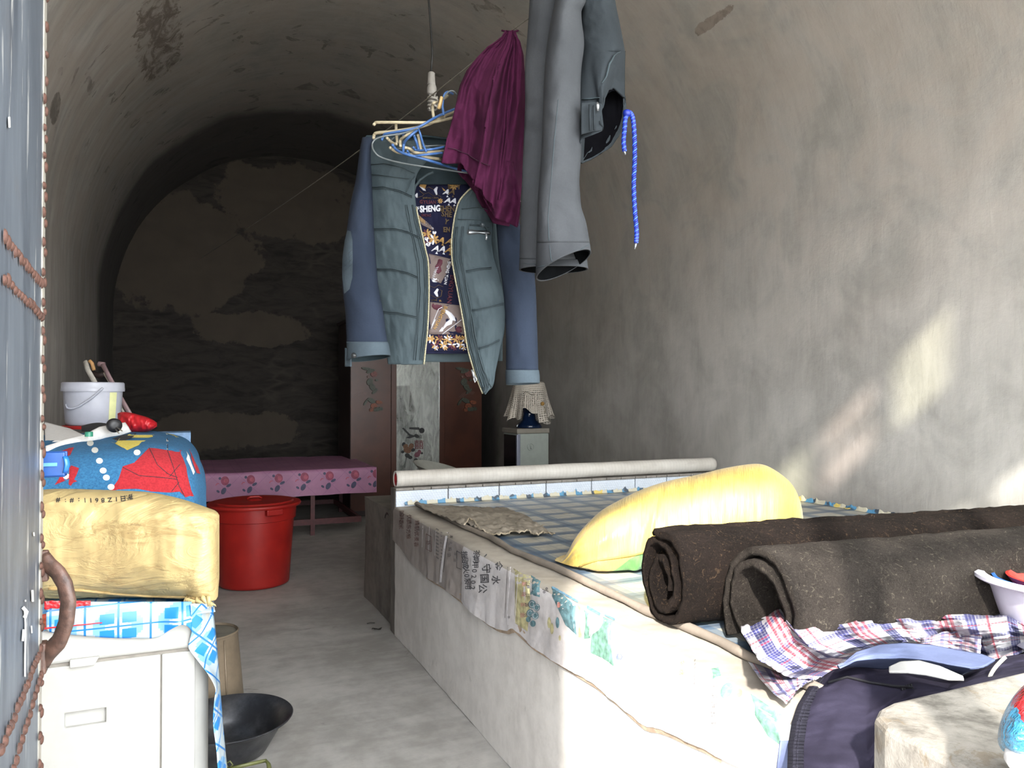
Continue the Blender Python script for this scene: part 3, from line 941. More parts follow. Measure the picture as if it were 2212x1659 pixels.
# frayed beige mat near the ledge
lin_ = woven('beige_canvas', '#9a9082', '#776e61', .9)
T_ = [(895, 1089), (960, 1094), (1030, 1098), (1095, 1100)]
L_ = [(895, 1089), (920, 1104), (960, 1120), (1002, 1138)]
R_ = [(1095, 1100), (1135, 1116), (1165, 1138), (1198, 1158)]
B_ = [(1002, 1138), (1012, 1130), (1022, 1133), (1040, 1150), (1062, 1157), (1078, 1160), (1092, 1157), (1106, 1150), (1122, 1155), (1140, 1152), (1160, 1160), (1180, 1153), (1198, 1158)]
def cf(u, v):
    t, b, l, r = poly(T_, u), poly(B_, u), poly(L_, v), poly(R_, v)
    q = [(1-v)*t[k]+v*b[k]+(1-u)*l[k]+u*r[k]-((1-u)*(1-v)*T_[0][k]+u*(1-v)*T_[-1][k]+(1-u)*v*B_[0][k]+u*v*B_[-1][k]) for k in (0, 1)]
    p = PA(q[0], q[1], 'Z', KZ+.026)
    w = max(0, .008*fz(p.x*16, p.y*16)+.016*abs(nz(p.x*30, p.y*22))*v+.008*abs(fz(p.x*26, p.y*14, 4))) + (.012*exp(-((u-.1)/.06)**2)*v**6)
    return (p.x, p.y, KZ+.027+w)
cm = MB().grid(cf, 120, 60)
cc = thing('canvas_cloth', 'crumpled beige canvas cloth lying on the checked sheet near the tiled ledge', 'cloth', (1.5, 3.5, KZ+.03))
cm.build('canvas', lin_, cc, solid=.004)
ft = MB()
bp = [Vector(cf(k/80, 1))+Vector((0, -.002, .002+.003*nz(k*.6, 1))) for k in range(81)]
ft.tube(bp, [.0035+.0018*nz(k*.8, 4) for k in range(81)], 7)
ft.build('frayed_hem', woven('frayed_thread', '#b9ab98', '#94876f'), cc)

# rolled vinyl on the ledge
mm = M_('rolled_vinyl_backing')
x, y, z = mm.xyz()
u, v, _ = mm.xyz('UV')
ln = (v*95.0).frac().lt(.07); l2 = (u*26.0).frac().lt(.05)
n = mm.noise(4, 5, .65)
c = mm.mix(n.smooth(.3, .7), '#b9b3ab', '#d0cbc4')
c = mm.mix(ln.max(l2)*.35, c, '#8d857c')
c = mm.mix(mm.noise(1.0, 4, .6, mm.vec(x*6, y*20, z*20)).smooth(.55, .75)*.3, c, '#99918a')
M['vroll'] = mm.set(c, .55, n, .1)
ra = PA(856, 1045, 'Y', KY1+.03); rb = Vector((XR-.03, KY1+.02, 0))
ax0 = Vector((1.10, KY1+.035, LZ+.052)); ax1 = Vector((XR-.045, KY1+.02, LZ+.056))
ro = thing('vinyl_roll', 'long grey roll of floor vinyl with a red inside lying on the tiled ledge', 'roll', (2.2, KY1+.03, LZ+.004))
def vr(u, v):
    a = 2*pi*u; r = .046+.003*nz(v*9, 2)
    p = ax0.lerp(ax1, v)
    return p+Vector((0, cos(a)*r*(1+.05*nz(v*4, 5)), sin(a)*r))
vm = MB().grid(vr, 28, 80, cu=True)
vm.build('outer_turn', M['vroll'], ro, solid=.003)
M['redv'] = plain('red_vinyl_face', '#a3262c', .5, .2, 30)
iv = MB()
iv.grid(lambda u, v: ax0.lerp(ax1, .002+v*.3)+Vector((0, cos(5.0*pi*u+2)*lerp(.043, .015, u), sin(5.0*pi*u+2)*lerp(.043, .015, u)*1.0)), 70, 2)
iv.build('inner_turn', M['redv'], ro, solid=.002)
wv = MB().tube([P(860, 1024, 4.27), P(865, 1031, 4.27), P(862, 1040, 4.27)], .002, 6)
wv.build('torn_lining', M['ink_pale'], ro)

# ------------------------------------------------------------------ big yellow sack
mm = M_('yellow_sack_cloth')
x, y, z = mm.xyz(); u, v, _ = mm.xyz('UV')
n = mm.noise(5, 5, .6); th = mm.noise(1.0, 3, .5, mm.vec(u*20, v*160, 0)); 
c = mm.mix(n.smooth(.3, .7), '#c2a24c', '#cfb360')
c = mm.mix(th.smooth(.5, .7)*.25, c, '#a98d45')
zz = z + (x*.03) + mm.noise(3, 2)*.02
g = (zz-x.smooth(1.30, 1.46)*.105).lt(KZ+.035)*zz.gt(KZ-.05)*y.lt(2.62)
wv_ = ((v*55.0).frac()-.5).abs()
c = mm.mix(g, c, mm.mix(mm.noise(30, 3).smooth(.3, .7), '#4f8544', '#689c55'))
c = mm.mix(g*zz.band(KZ+.055, KZ+.068)*wv_.lt(.3)*.5, c, '#c9b864')
M['ysack'] = mm.set(c, .5, n*.8+th*.5, .45, .012, Sheen_Weight=.2)
rows = []
sil = [(1199, 1222, 1229), (1206, 1216, 1234), (1215, 1209, 1240), (1228, 1190, 1250), (1240, 1166, 1255), (1258, 1142, 1262), (1295, 1106, 1275), (1331, 1084, 1285), (1385, 1058, 1292), (1439, 1040, 1298), (1512, 1024, 1296), (1566, 1011, 1290), (1627, 1002, 1275), (1656, 1006, 1262), (1692, 1028, 1240), (1715, 1052, 1222), (1729, 1084, 1200), (1735, 1115, 1170), (1737, 1140, 1150)]
def sackrow(s, lo, hi):
    t = (s-1199)/(1737-1199)
    d = lerp(2.80, 2.98, t)
    r = .24*min(1, (t/.18)**.75 if t < .18 else 1)*min(1, ((1-t)/.10)**.5 if t > .9 else 1)
    zb = KZ+.022
    r = max(r, .012)
    return (s, lo, hi, d, r)
rows = [sackrow(*q) for q in sil]
def sfold(u, v):
    f = .012*fz(v*9, u*5, 3)+.004*nz(v*60, u*6)
    if v < .35: f += .009*sin(u*2*pi*11+3*nz(v*4, u*3))*(1-v/.35)*min(1, v*12)
    du = ((u-.2+.5) % 1)-.5
    f -= .022*exp(-((v-.36-.3*du)/.012)**2)*exp(-(du/.16)**2)
    f += .016*exp(-((v-.335-.3*du)/.02)**2)*exp(-(du/.14)**2)
    return f
sk = body(rows, 'x', 150, 96, 2.15, sfold)
# settle onto the platform
sk.v = [(p[0], p[1], max(p[2], KZ+.026+.002*nz(p[0]*9, p[1]*9))) for p in sk.v]
ys_ = thing('grain_sack', 'big stuffed yellow woven sack with a green band lying on the bed platform', 'sack', (1.8, 2.5, KZ+.022))
sk.build('sack_body', M['ysack'], ys_)
bvs = sk.bvh()
sm = MB()
sl = [(1203, 1226), (1230, 1232), (1245, 1228), (1262, 1219), (1290, 1210), (1330, 1205), (1370, 1199), (1400, 1192)]
pp = []
for (a, b) in resample(sl, 6):
    h = bvs.ray_cast(EYE, ray(a, b))
    if h[0] is not None: pp.append(h[0]-ray(a, b)*.003)
if len(pp) > 2: sm.tube(pp, .0032, 6)
sm.build('seam', woven('seam_cord', '#ab8c48', '#8d7336'), ys_)
tt = MB()
q0 = P(1200, 1227, 2.80)
tt.tube([q0, q0+Vector((-.012, 0, -.006)), q0+Vector((-.016, -.004, -.022))], [.006, .004, .0025], 6)
tt.tube([q0+Vector((.0, -.003, 0)), q0+Vector((.004, -.01, -.01)), q0+Vector((.012, -.018, -.022))], [.005, .003, .002], 6)
tt.build('tie', woven('tie_string', '#9c7f62', '#7c6248'), ys_)

# ------------------------------------------------------------------ two rolls of dark felt
def felt(name, a, b, fleck, k=1.0):
    m = M_(name)
    u, v, _ = m.xyz('UV')
    n = m.noise(7, 6, .7); hair = m.noise(1.0, 5, .75, m.vec(v*420, u*130, 0), 2.2); h2 = m.noise(160, 4, .8, dist=2.5)
    c = m.mix((n*.4+h2*.6).smooth(.36, .64), a, b)
    c = m.mix(m.noise(42, 5, .75, dist=2.5).smooth(.56, .70)*.42, c, fleck)
    c = m.mix(h2.smooth(.58, .72)*.3, c, '#7a7167')
    return m.set(c, .97, h2*1.4+n*.6+hair*.8, 1.0, .02, Specular_IOR_Level=.1)
M['felt1'] = felt('dark_brown_felt', '#1d1815', '#352b26', '#9a7d60')
M['felt2'] = felt('grey_brown_felt', '#2f2a26', '#514a44', '#a59b88')
def roll(name, label, base0, base1, sec, th, mat, ends=None, nseg=120, nax=90):
    """sec(t, w) -> (horizontal, vertical) of the sheet's middle line at turn t and axial position w"""
    ax = (base1-base0); L = ax.length; ax.normalize()
    side = ax.cross(Vector((0, 0, 1))).normalized()
    m = MB()
    def fn(u, v):
        h, z = sec(u, v)
        p = base0+ax*(L*v)+side*(-h)+Vector((0, 0, z))
        q = fz(u*14, v*16, 4)*.004+fz(u*60, v*70, 9)*.0028
        a = 2*pi*u
        e = 0
        if v < .02: e = -.006*fz(u*18, 3, 1)
        return p+Vector((0, 0, q))+side*q*sin(a)+ax*(e+.014*nz(u*5, 8)*(1-v))
    m.grid(fn, nseg, nax)
    o = m.build(name, mat, solid=th, offset=0)
    t = bpy.data.textures.new(name+'_nap', 'CLOUDS'); t.noise_scale = .006; t.noise_depth = 1
    dpm = o.modifiers.new('nap', 'DISPLACE'); dpm.texture = t; dpm.strength = .004; dpm.texture_coords = 'LOCAL'
    return tag(o, label, 'felt roll')
def spline(pts, t):
    n = len(pts)-1
    x = t*n; i = min(int(x), n-1); k = x-i
    p0 = pts[max(i-1, 0)]; p1 = pts[i]; p2 = pts[i+1]; p3 = pts[min(i+2, n)]
    return tuple(.5*((2*p1[c])+(-p0[c]+p2[c])*k+(2*p0[c]-5*p1[c]+4*p2[c]-p3[c])*k*k+(-p0[c]+3*p1[c]-3*p2[c]+p3[c])*k**3) for c in (0, 1))
# section coordinates: h to the left as seen from the end, z up; metres
S1 = [(.055, .242), (.02, .236), (-.03, .238), (-.085, .205), (-.108, .135), (-.10, .07), (-.062, .026), (0, .012), (.06, .022), (.104, .075), (.112, .13), (.095, .185), (.055, .215), (.01, .212), (-.035, .185), (-.062, .14), (-.066, .09), (-.04, .052), (0, .04), (.04, .05), (.068, .09), (.07, .13), (.045, .165), (.01, .165), (-.02, .13), (-.03, .095)]
def face(pts, cz=.125):   # mirror so the turn reads as in the photograph
    return pts
b0 = PA(1432, 1335, 'Z', KZ+.03); b0.z = KZ+.016
b1 = Vector((3.16, b0.y-.20, KZ+.016))
roll('felt_roll', 'dark brown felt roll lying behind the greyer one, against the yellow sack', b0, b1,
     lambda t, w: spline(S1, t), .020, M['felt1'], nseg=170)
S2 = [(-.26, .012), (-.21, .010), (-.17, .02), (-.14, .07), (-.13, .13), (-.095, .195), (-.04, .232), (.03, .235), (.095, .195), (.118, .12), (.10, .05), (.05, .014), (0, .012), (-.05, .03), (-.088, .08), (-.092, .13), (-.06, .185), (0, .205), (.06, .185), (.085, .13), (.075, .07)]
S2 = [(.125, .012), (.135, .06), (.132, .13), (.10, .195), (.045, .236), (-.02, .244), (-.085, .215), (-.122, .15), (-.122, .08), (-.085, .025), (-.02, .018), (.05, .022), (.10, .07), (.105, .13), (.075, .185), (.02, .214), (-.045, .20), (-.088, .15), (-.09, .10), (-.06, .055), (0, .045), (.05, .06)]
c0 = PA(1640, 1405, 'Z', KZ+.03); c0.z = KZ+.018; c0.x -= .0
c1 = Vector((3.14, c0.y-.16, KZ+.018))
roll('felt_roll', 'grey-brown felt roll lying in front of the darker one, half under the plaid bag', c0, c1,
     lambda t, w: spline(S2, t), .019, M['felt2'], nseg=150)
# ------------------------------------------------------------------ left side: cabinet, its cloth, the yellow bag
M['white_plastic'] = plain('white_plastic', '#9c9b96', .42, .03, 20, .03)
M['seam_dark'] = plain('dark_joint', '#77726a', .8)
CY0, CZT, CXR = 1.90, .842, .058
cab = thing('storage_cabinet', 'white plastic cabinet with recessed handle standing beside the metal door', 'cabinet', (-.32, 2.1, 0))
def cabbox(mb, x0, x1, y0, y1, z0, z1, r=.02):
    """block with rounded vertical corners"""
    pts = []
    for cx_, cy_, a0 in ((x1-r, y1-r, 0), (x0+r, y1-r, 90), (x0+r, y0+r, 180), (x1-r, y0+r, 270)):
        for k in range(7):
            a = radians(a0+15*k); pts.append((cx_+r*cos(a), cy_+r*sin(a)))
    n = len(pts)
    mb.add([(a, b, z0) for a, b in pts]+[(a, b, z1) for a, b in pts],
           [(i, (i+1) % n, n+(i+1) % n, n+i) for i in range(n)]+[tuple(range(n))[::-1], tuple(n+i for i in range(n))])
    return mb
XC0 = -.70
ZL = PA(300, 1414, 'Y', CY0).z
XS = PA(348, 1405, 'Y', CY0).x
cabbox(MB(), XC0, CXR, CY0+.012, 2.42, .0, ZL-.004, .045).build('body', M['white_plastic'], cab, angle=40)
cabbox(MB(), XC0-.004, CXR+.004, CY0-.004, 2.43, ZL+.001, CZT, .05).build('lid', M['white_plastic'], cab, angle=40, bevel=.008)
hx0, hx1 = PA(130, 1540, 'Y', CY0).x, PA(233, 1540, 'Y', CY0).x
hz1, hz0 = PA(180, 1532, 'Y', CY0).z, PA(180, 1572, 'Y', CY0).z
dr_ = plate(MB(), [(XC0+.004, .04), (XS-.0015, .04), (XS-.0015, ZL-.006), (XC0+.004, ZL-.006)], CY0, CY0+.012, [(hx0+.008, hx1-.004, hz0+.004, hz1-.004)])
d1 = dr_.build('door', M['white_plastic'], cab, smooth=False, bevel=.0025)
MB().box(XS+.0015, CXR-.03, CY0, CY0+.012, .04, ZL-.006).build('side_panel', M['white_plastic'], cab, smooth=False, bevel=.0025)
jn = MB().box(XC0, CXR-.035, CY0+.004, CY0+.013, ZL-.007, ZL+.001); jn.box(XS-.003, XS+.003, CY0+.006, CY0+.0135, .04, ZL-.005)
jn.build('joint', M['seam_dark'], cab, smooth=False)
rc = MB()
rc.box(hx0+.004, hx1, CY0+.035, CY0+.038, hz0, hz1)
rc.box(hx0+.004, hx0+.008, CY0+.001, CY0+.036, hz0, hz1); rc.box(hx1-.004, hx1, CY0+.001, CY0+.036, hz0, hz1)
rc.box(hx0+.004, hx1, CY0+.001, CY0+.036, hz1-.004, hz1); rc.box(hx0+.004, hx1, CY0+.001, CY0+.036, hz0, hz0+.004)
fr_ = [(hx0, hz1+.006), (hx1+.003, hz1+.006), (hx1+.003, hz0), ((hx0+hx1)/2+.02, hz0-.008), ((hx0+hx1)/2-.02, hz0-.010), (hx0+.02, hz0-.004), (hx0, hz0-.002)]
rc.tube([(a, CY0-.001, b) for a, b in fr_], .0028, 6, closed=True)
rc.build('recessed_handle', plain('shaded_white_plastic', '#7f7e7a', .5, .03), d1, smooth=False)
lx0, lx1 = PA(152, 1420, 'Y', CY0).x, PA(216, 1412, 'Y', CY0).x
lt = MB().add([(lx0, CY0-.012, ZL-.008), (lx1-.01, CY0-.012, ZL-.008), (lx1, CY0-.012, ZL+.010), (lx0, CY0-.012, ZL+.010),
               (lx0, CY0+.01, ZL-.008), (lx1-.01, CY0+.01, ZL-.008), (lx1, CY0+.01, ZL+.010), (lx0, CY0+.01, ZL+.010)],
              [(0, 1, 2, 3), (7, 6, 5, 4), (0, 4, 5, 1), (1, 5, 6, 2), (2, 6, 7, 3), (3, 7, 4, 0)])
lt.build('latch', M['white_plastic'], cab, smooth=False, bevel=.002)

# oilcloth on the cabinet
mm = M_('blue_tile_oilcloth')
u, v, _ = mm.xyz('UV')
a = u*.5; b = v*.5
fu = ((a.frac()-.5).abs())*2.0; fv = ((b.frac()-.5).abs())*2.0      # mirrored cell coordinates, 0 at one crossing, 1 at the other
uu, vv = u.frac(), v.frac()
par = ((u.floor()+v.floor()*0.0).mod(2.0))
line = (uu.lt(.035)).max(uu.gt(.965)).max(vv.lt(.035)).max(vv.gt(.965))
step = (fu*9.0).floor()/9.0
dgl = ((fu*10.0).floor()+(fv*10.0).floor())
pale = (fu.gt(.24)*fv.gt(.22)*(dgl.gt(8.5))*(dgl.lt(14.5)))
sq = fu.band(.44, .88)*fv.band(.40, .86)
lines = ((fu-fv).abs()*22.0).frac().lt(.25)
circ = (((fu**2.0)+(fv**2.0))**.5)
ring = circ.band(.12, .15).max(circ.band(.20, .225)).max(circ.lt(.12)*((fu-fv).abs().gt(.03))*circ.gt(.04))
c = mm.mix(pale, '#98a4ab', '#6b92b2')
c = mm.mix(pale*lines*.5, c, '#5c9cc9')
c = mm.mix(sq, c, '#1f6fb4')
c = mm.mix(ring*.8, c, '#5f98bf')
c = mm.mix(line, c, '#1d66a6')
M['oil'] = mm.set(c, .28, mm.noise(9, 3), .1)
Tt = [(100, 1296), (200, 1294), (300, 1294), (400, 1300), (459, 1308)]
Bb = [(100, 1362), (112, 1366), (138, 1369), (210, 1376), (306, 1379), (342, 1376), (367, 1361), (391, 1350), (407, 1354), (413, 1364), (412, 1375), (406, 1390), (407, 1402), (427, 1428), (451, 1460), (465, 1488), (474, 1512)]
oc = MB()
ca_u = lambda p: (p[0]*16.2, p[1]*16.2)
U = []
def oil_front(u, v):
    px = lerp(100, 414, u)
    bt = [q for q in Bb if q[0] <= 414]
    # lower hem for this column
    yb = interp([(q[0], q[1]) for q in [(100, 1362), (112, 1366), (138, 1369), (210, 1376), (306, 1379), (342, 1376), (367, 1361), (391, 1350), (407, 1354), (414, 1364)]], px)[0]
    yt = 1300
    y = lerp(yt, yb, v)
    curl = .006*sin(v*pi)+v*(.006+.022*exp(-((px-385)/26)**2))
    return PA(px, y, 'Y', CY0-.008-curl)
n0 = len(oc.v)
oc.grid(oil_front, 70, 16)
# flap wrapping the right corner and hanging down
def oil_side(u, v):
    y = lerp(1304, 1700, v)
    rt_ = interp([(1304, 459), (1325, 461), (1375, 466), (1428, 471), (1500, 476), (1573, 482), (1659, 490), (1700, 494)], y)[0]
    lf = interp([(1304, 411), (1350, 413), (1364, 414), (1380, 410), (1400, 407), (1428, 427), (1460, 451), (1488, 465), (1510, 463), (1560, 460), (1620, 467), (1659, 470), (1700, 474)], y)[0]
    px = lerp(lf, rt_, u)
    d0 = (Vector((px*0+CXR, CY0, .6))-EYE).dot(FW)
    wv = .012*sin(u*pi)+.006*nz(v*6, u*3)
    return P(px, y, lerp(d0-.030, d0+.055, u)-wv)
oc.grid(oil_side, 14, 70)
def oil_top(u, v):
    x, y = lerp(XC0-.01, CXR+.012, u), lerp(CY0-.012, 2.44, v)
    return (x, y, CZT+.004+.001*fz(x*7, y*7))
oc.grid(oil_top, 30, 20)
def ocuv(i, p):
    if i < 71*17: return (p[0]*15.5, p[2]*21.0+.4)
    if i < 71*17+15*71: 
        s = .75; r_ = p[0]*12+p[1]*8
        return ((r_*.75+p[2]*13), (p[2]*15-r_*.7))
    return (p[0]*15.5, p[1]*15.5)
oc.uv = [ocuv(i, p) for i, p in enumerate(oc.v)]
tag(oc.build('oilcloth', M['oil'], solid=.0012), 'glossy oilcloth with blue square tile print draped over the white cabinet', 'tablecloth')
rg = MB().grid(lambda u, v: PA(lerp(96, 196, u), lerp(1298, 1316-9*u, v)+2*nz(u*9, v), 'Y', CY0-.024-.004*nz(u*14, v*4)), 30, 6)
rg.grid(lambda u, v: Vector((lerp(-.40, -.16, u), lerp(CY0-.024, 2.0, v), CZT+.009+.003*nz(u*9, v*5))), 20, 8)
tag(rg.build('plastic_bag', plain('red_film', '#b5242b', .25, .1), solid=.001), 'thin red plastic bag squeezed under the dirty yellow woven bag', 'plastic bag')

# dirty yellow woven bag on the cabinet
mm = M_('dirty_yellow_weave')
x, y, z = mm.xyz()
n = mm.noise(5, 6, .65, dist=.4); wv_ = ((x*210+z*40).sin()*.5+.5)*((z*210-x*30).sin()*.5+.5)
c = mm.mix(n.smooth(.3, .7), '#a99467', '#bca877')
dirt = mm.noise(1.0, 7, .75, mm.vec(x*6, y*4, z*16), .9)
c = mm.mix(dirt.smooth(.53, .64)*.55, c, '#8a7048')
c = mm.mix(dirt.smooth(.66, .70)*.45, c, '#5d4a38')
rd = (mm.noise(1.0, 5, .6, mm.vec(x*5+z*3, y*4, z*13-x*4), 1.4)-.5).abs().smooth(.0, .10)
M['dyel'] = mm.set(c, .45, rd*.7+n*.6+wv_*.05, .32, .008)
yb_rows = [(55, 1065, 1306, 1.96, .16), (100, 1057, 1308, 1.96, .17), (160, 1056, 1306, 1.96, .175), (220, 1058, 1300, 1.96, .18), (270, 1060, 1297, 1.95, .18), (320, 1063, 1297, 1.95, .18), (360, 1070, 1299, 1.94, .175), (400, 1080, 1304, 1.94, .17), (430, 1090, 1312, 1.93, .16), (452, 1098, 1319, 1.93, .145), (463, 1102, 1319, 1.93, .12), (470, 1107, 1314, 1.93, .085), (474, 1113, 1250, 1.93, .04)]
def bfold(u, v):
    f = .013*fz(v*1.6+2, u*4, 1)+.006*(1-abs(fz(v*3+u*4, u*10-v*3, 5, 2))*2)+.0025*fz(v*14,u*16)
    e = (v-.62)/.38
    if e > 0: f += .005*nz(u*20, v*6, 2)*e
    sd = sin(2*pi*u)
    # creases radiating from the lower right corner
    if sd > 0 and v > .45:
        ax_ = v-1.0; ay_ = (u-.02)*1.4
        an = math.atan2(ay_, -ax_+.02)
        f += .003*sin(an*11+nz(v*6, u*9)*3)*exp(-(((-ax_)**2+ay_**2)/.12))
    return f
bag = body(yb_rows, 'x', 130, 110, 3.2, bfold)
bag.v = [(p[0], p[1], max(p[2], CZT+.012+.004*nz(p[0]*30, 2))) if p[1] > CY0-.01 else p for p in bag.v]
wb = thing('woven_bag', 'dirty pale yellow woven bag with dotted printing lying on the white cabinet', 'bag', (-.2, 2.05, CZT+.006))
bb = bag.bvh()
M['print'] = plain('black_dot_print', '#2c2b2c', .7)
for k, ch in enumerate('#:#:1168Z1日批'[::1]):
    xx = [126, 142, 156, 171, 184, 197, 210, 223, 238, 252, 266, 280][k]
    yy_ = [1081, 1083, 1082, 1081, 1081, 1081, 1081, 1081, 1080, 1079, 1077, 1074][k]
    lay_text(bag, bb, ch, xx, yy_, 13, 180-6, 1, .0016, 1.15, .02)
bag.build('bag_body', [M['dyel'], M['print']], wb)
hemb = MB()
hpts = []
for (a, b) in resample([(105, 1272), (180, 1276), (260, 1284), (330, 1288), (400, 1290), (438, 1296)], 8):
    h = bb.ray_cast(EYE, ray(a, b))
    if h[0] is not None: hpts.append(h[0]-ray(a, b)*.002)
hemb.tube(hpts, .0035, 6)
hemb.build('seam', plain('bag_seam', '#b39765', .7), wb)
kn = MB()
random.seed(11)
kc = P(448, 1305, 1.80)
for k in range(46):
    a = random.uniform(-1.2, 1.2); l = random.uniform(.004, .013)
    p0 = kc+Vector((random.uniform(-.012, .008), -.004, random.uniform(-.012, .008)))
    kn.tube([p0, p0+Vector((cos(a)*l*.6, -.004, sin(a)*l*.4-.003)), p0+Vector((cos(a)*l, -.006+random.uniform(-.004, .004), sin(a)*l*.6-.006))], [.0022, .0016, .0008], 5)
for k in range(5):
    t = k/4
    p0 = P(lerp(404, 444, t), 1288+5*sin(t*7), 1.80)
    kn.tube([p0, P(lerp(400, 452, t), 1296+6*sin(t*5), 1.78), P(450, 1308, 1.785)], [.003, .006, .004], 6)
kn.build('gathered_mouth', M['dyel'], wb)
MB().grid(lambda u, v: P(lerp(404, 432, u)-4*abs(v-.5), lerp(1300, 1322, v)-3*sin(u*3), 1.782-.006*sin(u*pi)*sin(v*pi)), 10, 10).build('clear_film', plain('cloudy_plastic_film', '#d3cac3', .3), wb, solid=.001)

# ---------------- chest behind, covered with a printed towel blanket
mm = M_('blue_towelling')
n = mm.noise(150, 3, .7); n2 = mm.noise(12, 5)
M['tw_blue'] = mm.set(mm.mix(n.smooth(.3, .7), '#23587f', '#336f99'), .95, n, .6, .004)
def towel(nm, a, b):
    m = M_(nm); n = m.noise(150, 3, .7)
    return m.set(m.mix(n.smooth(.3, .7), a, b), .95, n, .6, .004)
M['tw_red'] = towel('red_towelling', '#8e1822', '#a8242c')
M['tw_white'] = towel('white_towelling', '#cfd0ca', '#e2e2dc')
M['tw_yellow'] = towel('yellow_towelling', '#cdb84c', '#dccc6a')
M['tw_black'] = towel('black_towelling', '#1c1c22', '#2b2b33')
BX0, BX1, BY0, BY1, BZ = -.70, .070, 2.52, 3.86, 1.175
def blank(u, v, front=False):
    pass
M['wdark0'] = plain('dark_wood', '#3a2c24', .6)
bk = MB()
cx_, cy_, hz_ = (BX0+BX1)/2, (BY0+BY1)/2, BZ
def rb_(d):
    """rounded block with soft cloth shape"""
    n_ = 5.5
    ax_, ay_, az_ = (BX1-BX0)/2, (BY1-BY0)/2, .36
    s = (abs(d[0]/ax_)**n_+abs(d[1]/ay_)**n_+abs(d[2]/az_)**n_)**(-1/n_)
    p = Vector((cx_+d[0]*s, cy_+d[1]*s, BZ-.36+d[2]*s))
    w = .012*fz(p.x*4, p.y*4, p.z*4)
    zt = max(0, BZ-p.z)
    hang = .012*sin(p.y*22+p.x*26+2*nz(p.y*3, p.z*3))*min(1, zt*3)
    nn = Vector(d).normalized()
    p = p+nn*(w+hang)
    # top tilts up towards the right front
    if p.z > BZ-.3:
        p.z += .02*sin(max(0, min(1, (p.x-BX0)/(BX1-BX0)))*pi*.8)-.045*max(0, 1-(p.x-BX0)/.5)*max(0, (BY0+.5-p.y)/.5)
    p.z = max(p.z, .0)
    return p
NG = 44; AYH = (BY1-BY0)/2
for ax_ in range(6):
    def g(u, v, k=ax_):
        a, b = 2*u-1, 2*v-1
        a *= .39; b_ = b
        if k == 0: d = (a, -AYH, b_*.36)       # front
        elif k == 1: d = (-a, AYH, b_*.36)
        elif k == 2: d = (.39, (2*u-1)*AYH, b_*.36)
        elif k == 3: d = (-.39, -(2*u-1)*AYH, b_*.36)
        elif k == 4: d = (a, b_*AYH, .36)
        else: d = (a, -b_*AYH, -.36)
        return rb_(d)
    bk.grid(g, NG, NG)
bkb = bk.bvh()
blanket = thing('towel_blanket', 'blue towelling blanket printed with red umbrella and white dots over a chest', 'blanket', (cx_, cy_, 0))
def dots(pts, r=7.4):
    for (a, b) in pts: lay(bk, bkb, ell(a, b, r, r*.85, 16), 2, .0012, 6)
# colours follow the print seen on the blanket
lay(bk, bkb, [(240, 955), (262, 966), (275, 973), (300, 962), (330, 944), (356, 935), (377, 942), (390, 956), (386, 945), (372, 932), (345, 925), (310, 928), (280, 938), (262, 946)], 3, .0010, 6)
lay(bk, bkb, [(232, 950), (262, 941), (300, 934), (288, 944), (272, 952), (255, 953)], 4, .0016, 6)
dots([(205, 973), (215, 996), (223, 1017), (230, 1032), (296, 978), (240, 1052), (137, 1006), (143, 1029), (150, 1062), (195, 958)])
lay(bk, bkb, [(322, 968), (336, 969), (366, 974), (391, 973), (402, 1010), (412, 1058), (418, 1072), (400, 1074), (388, 1062), (366, 1064), (330, 1062), (238, 1060), (256, 1036), (265, 1008), (290, 1000)], 1, .0012, 7)
for ln in ([(322, 968), (340, 1005), (362, 1024), (383, 1032)], [(265, 1010), (300, 1028), (350, 1032), (383, 1036)], [(388, 1004), (366, 1030)], [(386, 1042), (370, 1062)], [(361, 940), (362, 975), (374, 1010), (386, 1050), (398, 1072)]):
    lay_line(bk, bkb, ln, 1.3, 4, .0020, 6)
lay(bk, bkb, [(357, 937), (363, 940), (365, 955), (363, 972), (360, 972), (359, 955)], 2, .0022, 5)
lay(bk, bkb, [(150, 1012), (154, 1006), (160, 1008), (171, 1012), (165, 1028), (160, 1036), (167, 1040), (158, 1043), (153, 1050), (148, 1046), (150, 1034), (138, 1040), (118, 1048), (128, 1034), (128, 1030), (136, 1030), (141, 1040), (149, 1030)], 1, .0014, 5)
lay(bk, bkb, [(126, 978), (150, 968), (160, 967), (152, 984), (145, 986), (142, 978), (136, 984), (140, 992), (135, 994), (130, 984)], 1, .0014, 5)
lay(bk, bkb, [(402, 975), (408, 985), (420, 1020), (417, 1026), (410, 1008), (402, 992)], 2, .0014, 5)
lay(bk, bkb, [(405, 962), (415, 985), (427, 1010), (432, 1024), (424, 1022), (412, 990)], 1, .0016, 5)
bk.build('blanket_cover', [M['tw_blue'], M['tw_red'], M['tw_white'], M['tw_yellow'], M['tw_black']], blanket)
tag(cabbox(MB(), -.70, -.10, 2.62, 3.74, 0, BZ-.12, .01).build('chest', M['wdark0'], smooth=False), 'dark wooden chest under the blue towelling blanket', 'chest')

